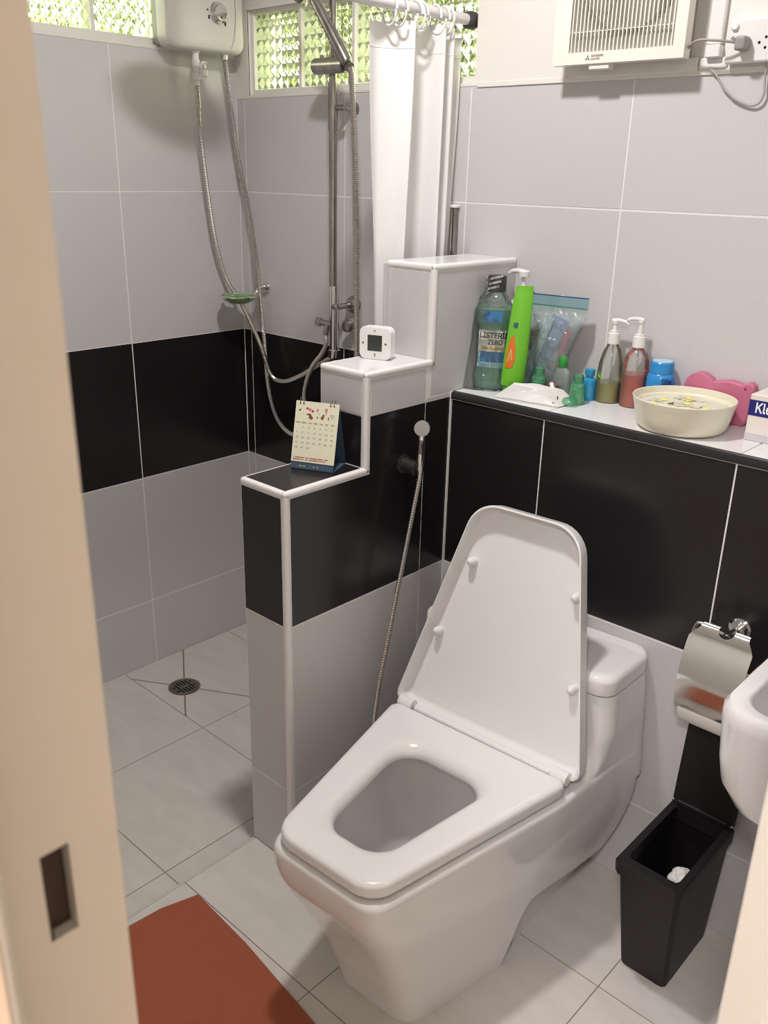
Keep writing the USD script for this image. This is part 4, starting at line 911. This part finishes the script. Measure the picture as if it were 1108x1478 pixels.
part(ck, 'icon', [ic(sbox(-.0025, -.0022, .0010, .0022).difference(sbox(-.0018, -.0010, .0004, -.0003)).difference(sbox(-.0018, .0005, .0004, .0012)), .0100, .0345), ic(Polygon([(-.0038, 0), (-.0028, .0022), (-.0028, -.0022)]), .0100, .0345),
     ic(Polygon([(-.0022, 0), (0, .0022), (.0032, 0), (0, -.0022)]).buffer(.0005), .0605, .0345), ic(Polygon([(-.002, -.0028), (.002, -.0028), (.0003, 0), (.002, .0028), (-.002, .0028), (-.0003, 0)]), .0365, .0095), ic(sbox(-.0023, .0030, .0023, .0036), .0365, .0095)], M['ink_grey'], smooth=False)
part(ck, 'top_icon', [ic(Point(0, 0).buffer(.0022, quad_segs=6), .0355, .0610)], M['grey_mark'], smooth=False)

# ------------------------------------------------------------------ things on the ledge
# mouthwash bottle
def sell(cx, cy, a, b, z, n=64, e=2.6, rz=0):
    t = np.arange(n) * 2 * math.pi / n; c, s = np.cos(t), np.sin(t)
    x, y = a * np.sign(c) * np.abs(c) ** (2 / e), b * np.sign(s) * np.abs(s) ** (2 / e)
    r = math.radians(rz); return np.stack([cx + x * math.cos(r) - y * math.sin(r), cy + x * math.sin(r) + y * math.cos(r), np.full(n, z)], 1)
MX, MY, MR = 1.034, -.118, 26.0
mw = thing('mouthwash_bottle', 'clear green mouthwash bottle with a black cap inside a clear bag', 'mouthwash bottle', (MX, MY, ZL), MR)
mp = PchipInterpolator([0, .006, .03, .055, .08, .12, .140, .150, .178, .192, .205, .212, .222], [[.034, .024], [.041, .029], [.042, .030], [.0365, .027], [.0375, .028], [.0375, .028], [.0375, .028], [.0425, .030], [.0415, .030], [.034, .027], [.022, .020], [.0155, .0155], [.015, .015]])
part(mw, 'bottle', loft([sell(0, 0, *mp(z), z) for z in np.r_[0, .003, np.linspace(.006, .222, 40)]]), M['clear_mouth'], world=False)
part(mw, 'mouthwash', loft([sell(0, 0, *(mp(z) - .002), z) for z in np.linspace(.003, .176, 26)]), M['liquid_mouth'], world=False)
part(mw, 'cap_print', [(lambda q: (q[0] + (0, 0, .2165 + k * .011), q[1]))(wrap(to_vf(text('LISTERINE', .0042, (-.021 + .004 * k, 0, .0), (1, .28, 0), (-.28, 1, 0), .0009, True)), .0203)) for k in range(3)], M['ink_white'], world=False, smooth=False)
part(mw, 'cap', lathe([(0, .213), (.0195, .213), (.0205, .216), (.0200, .246), (.018, .248), (0, .248)], 28), M['cap_black'], world=False)
def front(m, r=.075, y=-.0, zz=0, x0=0, off=-.0):
    v, f = wrap(m, r); v = v + (x0, r + y, zz); return v, f
def strip(x0, x1, z0, z1, t=.0006): return trimesh.creation.box((x1 - x0, z1 - z0, t)).apply_translation(((x0 + x1) / 2, (z0 + z1) / 2, t / 2)).subdivide_to_size(.006)
YB = -.0288
part(mw, 'label', [front(strip(-.030, .030, .050, .133), y=YB)], M['label_white'], world=False, smooth=False, label='white front label')
part(mw, 'label_band', [front(strip(-.030, .030, .050, .060, .0009), y=YB), front(strip(-.030, -.024, .060, .085, .0009), y=YB)], M['label_lightblue'], world=False, smooth=False)
part(mw, 'label_panel', [front(strip(-.024, .030, .062, .086, .0009), y=YB), front(strip(-.020, .022, .150, .175, .0009), y=-.0322)], M['label_blue'], world=False, smooth=False)
part(mw, 'label_stripe', [front(strip(-.022, .030, .090, .096, .0009), y=YB)], M['label_yellow'], world=False, smooth=False)
tx = lambda s, h, x, z, b=True, sxx=.9: (lambda q: (q[0] * [1, 1, 1] + [0, 0, .0006], q[1]))(to_vf(text(s, h, (x, z, 0), (1, 0, 0), (0, 1, 0), .0006, b, sx=sxx)))
part(mw, 'label_lettering', [front(tx('LISTERINE', .0115, -.0275, .116), y=YB), front(tx('ZERO', .0100, -.008, .102), y=YB)], M['ink_black'], world=False, smooth=False)
# clear carrier bag drawn up round the bottle
n_ = 96; rg_ = []
bagp = PchipInterpolator([0, .01, .05, .10, .16, .20, .225, .245], [[.058, .050], [.066, .056], [.062, .050], [.056, .044], [.050, .040], [.036, .032], [.026, .025], [.027, .026]])
for z in np.linspace(0.0012, .243, 46):
    a, b = bagp(z); q = sell(0, 0, a, b * .88, z, n_, 2.2); q[:, 0] *= np.where(q[:, 0] > 0, .76, 1.0)
    d = np.stack([q[:, 0] * 60, q[:, 1] * 60, np.full(n_, z * 40)], 1)
    k = (np.abs(meshkit.noise(d, 3) - .5) * 2) ** 1.0; amp = .010 * (1 - z / .40)
    rad = q[:, :2] / np.linalg.norm(q[:, :2], axis=1, keepdims=True)
    push = (k - .5)[:, None] * amp * rad; push[:, 0] += np.where(q[:, 0] < 0, -.016 * max(0, 1 - z / .12), 0)
    if z < .003: push *= .6
    q[:, :2] += push; rg_.append(q)
bgth = solo('plastic_bag', 'clear crinkled plastic bag wrapped round the mouthwash bottle', 'plastic bag',
            (lambda v, f: ((v[:, :1] * math.cos(math.radians(MR)) * [1, 0, 0] + 0) * 0 + np.stack([MX + v[:, 0] * math.cos(math.radians(MR)) - v[:, 1] * math.sin(math.radians(MR)), MY + v[:, 0] * math.sin(math.radians(MR)) + v[:, 1] * math.cos(math.radians(MR)), ZL + v[:, 2]], 1), f))(*loft(rg_, True, False)), M['clear_bag'], smooth=40)

# green tube standing on its cap
TX, TY, TR = 1.108, -.142, 38.0
tb = thing('lotion_tube', 'bright green squeeze tube with an orange logo standing on the ledge', 'tube', (TX, TY, ZL), TR)
part(tb, 'cap', lathe([(0, 0), (.019, 0), (.0200, .002), (.0200, .020), (.018, .022), (0, .022)], 32) , M['tube_green_dark'], world=False)
tl = [(.022, .024, .0165), (.030, .0255, .019), (.06, .0255, .019), (.12, .0245, .015), (.17, .0225, .010), (.21, .0200, .0045), (.228, .0185, .0016), (.234, .0182, .0013)]
tlp = PchipInterpolator([a[0] for a in tl], [a[1:] for a in tl])
lean = lambda z: np.array([(z - .02) * .06, (z - .02) * .02, 0])
part(tb, 'body', loft([sell(0, 0, *tlp(z), z, 56, 2.0) + lean(z) for z in np.linspace(.022, .234, 30)]), M['tube_green'], world=False)
def on_tube(poly, off=.0006):
    m = trimesh.creation.extrude_polygon(poly, .0005, engine='earcut').subdivide_to_size(.004); v = np.array(m.vertices); o = []
    for x, z, w in v:
        a, b = tlp(z); xx = np.clip(x / a, -.99, .99); o.append(np.array([x, -b * math.sqrt(1 - xx * xx) - off - w, z]) + lean(z))
    return np.array(o), np.array(m.faces)
drop = Polygon([(-.020, .062), (-.008, .064), (-.003, .080), (-.005, .105), (-.011, .132), (-.017, .122), (-.0205, .09)]).buffer(.001)
part(tb, 'logo_drop', on_tube(drop), M['orange'], world=False, smooth=False)
part(tb, 'logo_mark', on_tube(LineString([(-.018, .074), (-.013, .102), (-.010, .080)]).buffer(.0012), .0012), M['label_yellow'], world=False, smooth=False)
part(tb, 'lettering', [on_tube(affinity.translate(g, 0, 0), .0010) for g in [sbox(-.014, .148, -.0125, .158), sbox(-.011, .148, -.0095, .158), sbox(-.0095, .1565, -.005, .158), sbox(-.0065, .152, -.005, .158), sbox(-.0095, .152, -.005, .1535), sbox(-.0095, .148, -.008, .153), sbox(-.0095, .148, -.005, .1495)]], M['ink_blue'], world=False, smooth=False)

# white pump bottle behind
pw = thing('lotion_bottle', 'white pump lotion bottle standing behind the green tube', 'pump bottle', (1.048, -.038, ZL), 0)
part(pw, 'bottle', lathe([(0, 0), (.026, 0), (.029, .003), (.029, .165), (.026, .185), (.014, .198), (.012, .205), (0, .205)], 32), M['white'], world=False)
part(pw, 'collar', lathe([(0, .203), (.015, .203), (.015, .218), (.012, .220), (0, .220)], 28), M['white_plastic'], world=False)
part(pw, 'pump', [lathe([(0, .220), (.0045, .220), (.0045, .240), (.012, .241), (.0125, .252), (.010, .255), (0, .256)], 24), tube(spline([(0, 0, .2505), (-.018, .000, .252), (-.032, .000, .250), (-.040, .000, .245)], 6), [*np.linspace(.0065, .0038, 19)], 12)], M['white_plastic'], world=False)
part(pw, 'side_grip', lathe([(0, .196), (.010, .196), (.011, .204), (.008, .211), (0, .213)], 16, (.024, -.004, 0)), M['brown_item'], world=False)

# zip bag with its contents
zb0 = np.array([1.070, -.082, ZL + .001]); zang = math.radians(8)
zex, zup = np.array([math.cos(zang), math.sin(zang), 0]), np.array([.05, .12, 1.0]); zup /= np.linalg.norm(zup); zup = zup - zex * (zup @ zex); zup /= np.linalg.norm(zup)
znrm = np.cross(zex, zup)
ZW, ZH = .152, .212
zp = thing('zip_bag', 'clear zip-lock bag with a blue green strip leaning on the wall', 'zip bag', zb0 + zex * ZW / 2)
def zpt(u, v, w): return zb0 + zex * (u * ZW) + zup * (v * ZH) + znrm * w
U, V = np.meshgrid(np.linspace(0, 1, 30), np.linspace(0, 1, 40), indexing='ij')
def zface(s):
    prof = np.sin(np.clip(V / .82, 0, 1) * math.pi) ** .6 * np.sin(U * math.pi) ** .5 * .020 + .0006
    cr = (meshkit.fbm(np.stack([U * 7, V * 9, np.full_like(U, s * 3)], -1), 3, 11) - .5) * .010 * np.sin(np.clip(V / .9, 0, 1) * math.pi)
    W_ = s * prof + cr; Uu = U * (1 - .10 * np.sin(np.clip(V / .8, 0, 1) * math.pi)) + .02 * (1 - V)
    # the bag narrows below its zip on the right
    Uu = np.where(V < .8, Uu - .12 * (U ** 2) * np.sin(np.clip((.8 - V) / .8, 0, 1) * math.pi * .8), Uu)
    P = np.array(zb0) + Uu[..., None] * ZW * zex + V[..., None] * ZH * zup + W_[..., None] * znrm
    n = 40; i, j = np.meshgrid(np.arange(29), np.arange(39), indexing='ij'); q = np.stack([i * n + j, (i + 1) * n + j, (i + 1) * n + j + 1, i * n + j + 1], -1).reshape(-1, 4)
    return P.reshape(-1, 3), np.vstack([q[:, [0, 1, 2]], q[:, [0, 2, 3]]])
part(zp, 'film', [zface(1), zface(-1)], M['zip_film'], smooth=True)
TZ = frame_T(zb0, zex, zup)
part(zp, 'zip_band', xf(bx(0, ZW, ZH * .885, ZH * .99, -.0008, .0014), TZ), M['zip_band'], smooth=False)
part(zp, 'zip_line', xf(bx(-.0005, ZW + .0005, ZH * .985, ZH * .985 + .0022, -.0010, .0018), TZ), M['zip_blue'], smooth=False)
part(zp, 'zip_line', xf(bx(-.0005, ZW + .0005, ZH * .882, ZH * .882 + .0020, -.0010, .0018), TZ), M['zip_green'], smooth=False)
def flat_tube(p0, p1, w0, w1, t0, t1, n=14):
    p0, p1 = np.array(p0), np.array(p1); d = p1 - p0; d /= np.linalg.norm(d); s_ = np.cross(d, znrm); s_ /= np.linalg.norm(s_); r_ = []
    for k in np.linspace(0, 1, n):
        a, b, c = w0 + (w1 - w0) * k, t0 + (t1 - t0) * k, p0 + (p1 - p0) * k; t = np.arange(24) * 2 * math.pi / 24
        r_.append(c + np.cos(t)[:, None] * a * s_ + np.sin(t)[:, None] * b * znrm)
    return loft(r_)
solo('toothpaste_tube', 'pale blue toothpaste tube slanting inside the zip-lock bag', 'toothpaste', flat_tube(zpt(.22, .06, -.004), zpt(.62, .78, -.003), .017, .021, .007, .002), M['tube_blue'])
solo('shampoo_sachet', 'pale grey green sachet standing beside the toothpaste in the zip-lock bag', 'sachet', flat_tube(zpt(.15, .05, .0075), zpt(.47, .78, .0045), .011, .011, .002, .0015), M['tube_pale'])
solo('brown_pouch', 'dark brown pouch behind the toothpaste in the zip-lock bag', 'pouch', xf(rbox(-.002, .046, .088, .135, -.013, -.007, .0028, 8), TZ), M['brown_soap'])
solo('pink_razor', 'pink razor handle upright in the right side of the zip-lock bag', 'razor', flat_tube(zpt(.66, .22, -.004), zpt(.74, .66, -.004), .007, .010, .005, .005), M['pink_item'])

# miniature bottles
def mini(name, label, x, y, r, h, m, cap=None, group=None, fill=None, capm=None):
    t = thing(name, label, 'bottle', (x, y, ZL), 0, group)
    part(t, 'bottle', lathe([(0, 0), (r * .92, 0), (r, .002), (r, h * .58), (r * .93, h * .66), (r * .5, h * .74), (r * .48, h * .80), (r * .62, h * .81), (r * .62, h * .98), (r * .5, h), (0, h)], 28), M[m], world=False)
    if fill: part(t, 'liquid', lathe([(0, .002), (r * .88, .002), (r * .93, .005), (r * .93, h * .5), (0, h * .5)], 24), M[fill], world=False)
    if capm: part(t, 'cap', lathe([(0, h * .80), (r * .66, h * .80), (r * .68, h * .98), (r * .55, h * 1.01), (0, h * 1.01)], 20), M[capm], world=False)
    return t
flat('mini_green_liquid', (.26, .62, .38), .2); flat('mini_blue', (.02, .27, .50), .12, coat_weight=.5)
mini('small_bottle', 'small green glass-like bottle behind the white packet', 1.157, -.112, .0165, .064, 'clear_green', fill='mini_green_liquid', capm='clear_green')
mini('small_bottle', 'small pale green bottle beside the blue one on the ledge', 1.252, -.108, .0170, .062, 'clear_green', fill='mini_green_liquid', capm='clear_green')
mini('small_bottle', 'small bright blue bottle next to the pump soap', 1.248, -.055, .0160, .067, 'mini_blue', capm='mini_blue')
cb = thing('gel_bottle', 'small frosted bottle with a round green cap in front of the zip-lock bag', 'bottle', (1.196, -.082, ZL))
part(cb, 'bottle', loft([sell(0, 0, a, b, z, 32, 2.4) for z, a, b in ((0, .018, .010), (.004, .020, .011), (.045, .0205, .011), (.060, .017, .009), (.066, .008, .007), (.070, .007, .007))]), M['frost'], world=False)
part(cb, 'cap', lathe([(0, .066), (.009, .067), (.0105, .074), (.0105, .083), (.008, .089), (0, .091)], 24), M['cap_green'], world=False)
part(cb, 'label', loft([sell(0, -.0115, .009, .0004, z, 16, 2) for z in (.028, .038)]), M['grey_mark'], world=False)
cm = thing('brown_wrapper', 'small dark brown wrapper with a white patch behind the packet', 'wrapper', (1.190, -.112, ZL))
part(cm, 'wrapper', (lambda q: (q[0], q[1]))(crumple((0, 0, .019), (.021, .012, .021), 9, .5)), M['brown_item'], world=False, smooth=False)
part(cm, 'patch', trimesh.creation.box((.008, .0008, .006)).apply_translation((.001, -.0125, .026)), M['label_white'], world=False, smooth=False)
solo('small_tube', 'small white and olive tube leaning on the brown wrapper', 'tube', tube(np.array([(1.196, -.124, ZL + .038), (1.203, -.127, ZL + .028), (1.2035, -.1275, ZL + .027), (1.214, -.132, ZL + .006)]), [.0042, .0048, .0052, .0052], 14), M['label_white'])

# white packet on the front of the ledge
pk = np.array([(1.100, -.195, .0016), (1.135, -.190, .004), (1.19, -.180, .004), (1.247, -.168, .0015), (1.252, -.112, .006), (1.224, -.118, .026), (1.175, -.140, .034), (1.132, -.168, .034)])
pc_ = pk.mean(0) + (0, .002, .010)
ring_t = [pk + (0, 0, .0006), (pk - pc_) * .72 + pc_ + (0, 0, .003), (pk - pc_) * .38 + pc_ + (0, 0, .003)]
ring_b = [np.column_stack([((pk - pc_) * s + pc_)[:, :2], np.full(8, .0004)]) for s in (.35, .7, .97)]
pv, pf_ = loft([r + (0, 0, ZL) for r in ring_b + ring_t])
pm_ = trimesh.Trimesh(pv, pf_, process=False).subdivide().subdivide()
pvv = np.array(pm_.vertices); pvv[:, 2] += np.where(pvv[:, 2] > ZL + .002, (meshkit.fbm(pvv * 45, 3, 4) - .5) * .005, 0)
pk_t = thing('white_packet', 'crumpled white plastic packet lying at the front of the ledge', 'packet', (1.17, -.16, ZL))
part(pk_t, 'packet', (pvv, np.array(pm_.faces)), M['sheet_film'], smooth=30)
part(pk_t, 'print_mark', [xf(rbox(-.0013, .0013, -.0052, .0052, 0, .0012, .0005, 6), frame_T((1.228, -.145, ZL + .0145), (.75, .6, -.2), (-.5, .8, .3))), xf(rbox(-.0013, .0013, -.003, .003, 0, .0012, .0005, 6), frame_T((1.232, -.166, ZL + .0075), (.5, -.8, -.2), (.8, .5, .1)))], M['ink_black'], smooth=False)
part(pk_t, 'green_tip', (lambda q: q)(crumple((1.251, -.134, ZL + .009), (.017, .016, .009), 3, .5)), M['clear_green'], smooth=False)

# pump soap bottles
def pump(name, label, x, y, R, prof, fill, fm, sp_dir, H, capz, clearm):
    t = thing(name, label, 'soap pump', (x, y, ZL))
    part(t, 'bottle', lathe(prof, 36), M[clearm], world=False)
    pr_ = np.array(prof); zi = np.linspace(.0015, fill, 8); rr_ = np.interp(zi, pr_[1:, 1], pr_[1:, 0]) - .0012
    part(t, 'soap', lathe([(0, .0015)] + list(zip(rr_, zi)) + [(0, fill)], 32), M[fm], world=False)
    part(t, 'collar', lathe([(0, capz), (.0130, capz), (.0135, capz + .002), (.0125, capz + .022), (.0105, capz + .0235), (.0105, capz + .027), (0, capz + .027)], 28), M['white_plastic'], world=False)
    d = np.array([sp_dir[0], sp_dir[1], 0.0])
    part(t, 'pump', [lathe([(0, capz + .025), (.0055, capz + .025), (.0042, H - .008), (.0060, H - .006), (.0060, H), (0, H + .001)], 18), tube(spline([-d * .006 + (0, 0, H - .001), d * .008 + (0, 0, H + .001), d * .024 + (0, 0, H - .001), d * .031 + (0, 0, H - .005)], 6), np.r_[np.linspace(.0050, .0030, 19)], 12)], M['white_plastic'], world=False)
    part(t, 'dip_tube', tube(np.array([(0, 0, capz), (.002, 0, .06), (.004, 0, .006)]), .0022, 8), M['frost'], world=False)
    return t
pump('soap_pump', 'clear pump bottle a third full of green soap', 1.2835, -.034, .028, [(0, 0), (.0265, 0), (.0283, .003), (.0283, .030), (.0272, .060), (.0247, .085), (.0185, .108), (.0125, .120), (.0115, .124), (0, .124)], .042, 'liquid_green', (1.0, .05), .172, .124, 'clear')
pump('soap_pump', 'clear pump bottle half full of orange red soap', 1.3415, -.033, .028, [(0, 0), (.0255, 0), (.0272, .003), (.0278, .030), (.0272, .075), (.0255, .098), (.0200, .112), (.0125, .120), (.0115, .122), (0, .122)], .068, 'liquid_orange', (-1.0, -.05), .180, .124, 'clear')
leaf = [(lambda m: wrap(m, .0286))(extrude(affinity.translate(affinity.rotate(affinity.scale(Point(0, 0).buffer(.004, quad_segs=4), .35, 1), r, origin=(0, -.004)), -.010, .058), .0004)) for r in (-80, -45, -10, 25, 60)]
part('/World/soap_pump', 'leaf_print', [(v + (0, 0, 0), f) for v, f in leaf], M['tube_green'], world=False, smooth=False)

# blue jar
jr = thing('blue_jar', 'round blue plastic jar standing behind the cream bowl', 'jar', (1.398, -.0305, ZL), 38)
part(jr, 'jar', lathe([(0, 0), (.026, 0), (.0285, .003), (.0285, .066), (.0265, .076), (.0225, .080), (0, .080)], 36), M['jar_blue'], world=False)
part(jr, 'lid', lathe([(0, .080), (.0238, .080), (.0242, .083), (.0235, .101), (.0215, .1035), (0, .1035)], 36), M['jar_blue'], world=False)
part(jr, 'lid_disc', lathe([(0, .103), (.0205, .103), (.0200, .1045), (0, .105)], 32), M['lid_pale'], world=False)
part(jr, 'lettering', [(lambda q: (q[0] + (0, 0, .058), q[1]))(wrap(to_vf(text('life', .014, (-.004, 0, 0), (1, 0, 0), (.25, 1, 0), .0006, True, sx=.75)), .0287))], M['ink_blue'], world=False, smooth=False)

# cream bowl and floating flowers
BC = np.array([1.497, -.127, ZL])
bw = solo('cream_bowl', 'round cream plastic bowl of floating white flowers on the ledge', 'bowl',
          lathe([(0, 0), (.068, 0), (.078, .003), (.084, .010), (.0895, .028), (.0935, .048), (.0945, .050), (.0970, .061), (.0963, .0625), (.0945, .0618), (.0925, .050), (.0885, .046), (.0845, .028), (.078, .008), (.066, .005), (0, .005)], 64, BC), M['bowl_cream'])
solo('bowl_water', 'still water in the cream bowl under the flowers', 'water', lathe([(0, .007), (.076, .007), (.0838, .028), (.0872, .043), (.0868, .0445), (0, .0445)], 48, BC), M['bowl_water'], smooth=30)
def flower(label, x, y, rot, s=1.0):
    t = thing('floating_flower', label, 'flower', (BC[0] + x, BC[1] + y, ZL + .0464), rot)
    for k in range(5):
        a = k * 2 * math.pi / 5
        pl = []
        for u in np.linspace(0, 1, 9):
            w = .0125 * s * math.sin(math.pi * min(u * .93 + .05, 1)) ** .7; r = .026 * s * u
            for q in np.linspace(-1, 1, 7): pl.append((r, q * w, -.0002 + .0026 * u * (1 - .4 * u) + .0012 * q * q + .0006 * q + .0004 * k))
        pl = np.array(pl).reshape(9, 7, 3); tvs = np.stack([pl[..., 0] * math.cos(a) - pl[..., 1] * math.sin(a), pl[..., 0] * math.sin(a) + pl[..., 1] * math.cos(a), pl[..., 2]], -1)
        i, j = np.meshgrid(np.arange(8), np.arange(6), indexing='ij'); qd = np.stack([i * 7 + j, (i + 1) * 7 + j, (i + 1) * 7 + j + 1, i * 7 + j + 1], -1).reshape(-1, 4)
        v = np.vstack([tvs.reshape(-1, 3), tvs.reshape(-1, 3) - (0, 0, .0006)]); f = np.vstack([qd, qd[:, ::-1] + 63])
        part(t, 'petal', (v, f), M['petal'], world=False, smooth=True)
    part(t, 'flower_centre', lathe([(0, .002), (.0062 * s, .0026), (.004 * s, .0050), (0, .0052)], 14), M['petal_yellow'], world=False)
flower('white flower with a yellow heart floating at the left of the bowl', -.040, .002, 10, 1.3)
flower('white flower with a yellow heart floating at the middle of the bowl', .006, .006, 40, 1.35)
flower('white flower floating near the right rim of the bowl', .050, -.010, 20, 1.2)
flower('white flower floating near the front rim of the bowl', .012, -.046, 65, 1.15)
flower('white flower floating near the back rim of the bowl', -.012, .050, 0, 1.15)
flower('white flower floating at the front left of the bowl', -.038, -.046, 33, 1.05)

# pink foam animal
fo = Polygon([(1.440, 0), (1.575, 0), (1.583, .010), (1.588, .030), (1.588, .060), (1.590, .072), (1.587, .082), (1.579, .087), (1.571, .085), (1.564, .081), (1.552, .083), (1.538, .085), (1.522, .082), (1.505, .078), (1.499, .084), (1.489, .089), (1.479, .092), (1.470, .091), (1.461, .087), (1.452, .078), (1.446, .060), (1.440, .03)]).buffer(-.003).buffer(.005).buffer(-.002)
pf = thing('pink_toy', 'pink foam toy shape standing behind the bowl beside the tissue box', 'toy', (1.53, -.042, ZL))
fo_r = [(.003, 0), (.0, .003), (0, .021), (.003, .024)]
def frow(g, w): return np.array([(x, -.0275 + w, ZL + z) for x, z in outline(list(fo.buffer(-g).exterior.coords)[:-1], 0, 160, (1.45, 0))])
part(pf, 'body', loft([frow(g, w) for g, w in fo_r]), M['pink_foam'], smooth=40)
part(pf, 'eye', lathe([(0, 0), (.002, 0), (.002, .0006), (0, .0008)], 12, (1.572, -.0275, ZL + .0745), (0, -1, 0)), M['brown_item'])

# tissue box
tbx = thing('tissue_box', 'white tissue box with a dark blue lettered band at the ledge end', 'tissue box', (1.70, -.06, ZL))
X0, X1, Y0, Y1, H_ = 1.6155, 1.800, -.112, -.006, .087
part(tbx, 'carton', bx(X0, X1, Y0, Y1, ZL + .0004, ZL + H_, .0012), M['box_white'], smooth=False)
part(tbx, 'carton_base', bx(X0 - .0004, X1 + .0004, Y0 - .0004, Y1, ZL + .0002, ZL + .016, .0008), M['tile_grey'], smooth=False, label='grey lower edge of the carton')
part(tbx, 'band', bx(X0 - .0003, X1 + .0003, Y0 - .0007, Y0 + .002, ZL + .048, ZL + .077), M['kleenex_blue'], smooth=False)
part(tbx, 'lettering', [text('Kleenex', .0185, (X0 + .011, Y0 - .0007, ZL + .0545), (1, 0, 0), (0, 0, 1), .0004, True, sx=.82)], M['ink_white'], smooth=False)
part(tbx, 'tissue_slot', bx(X0 + .05, X1 - .03, Y0 + .045, Y1 - .045, ZL + H_ - .0004, ZL + H_ + .0006), M['grey_mark'], smooth=False)
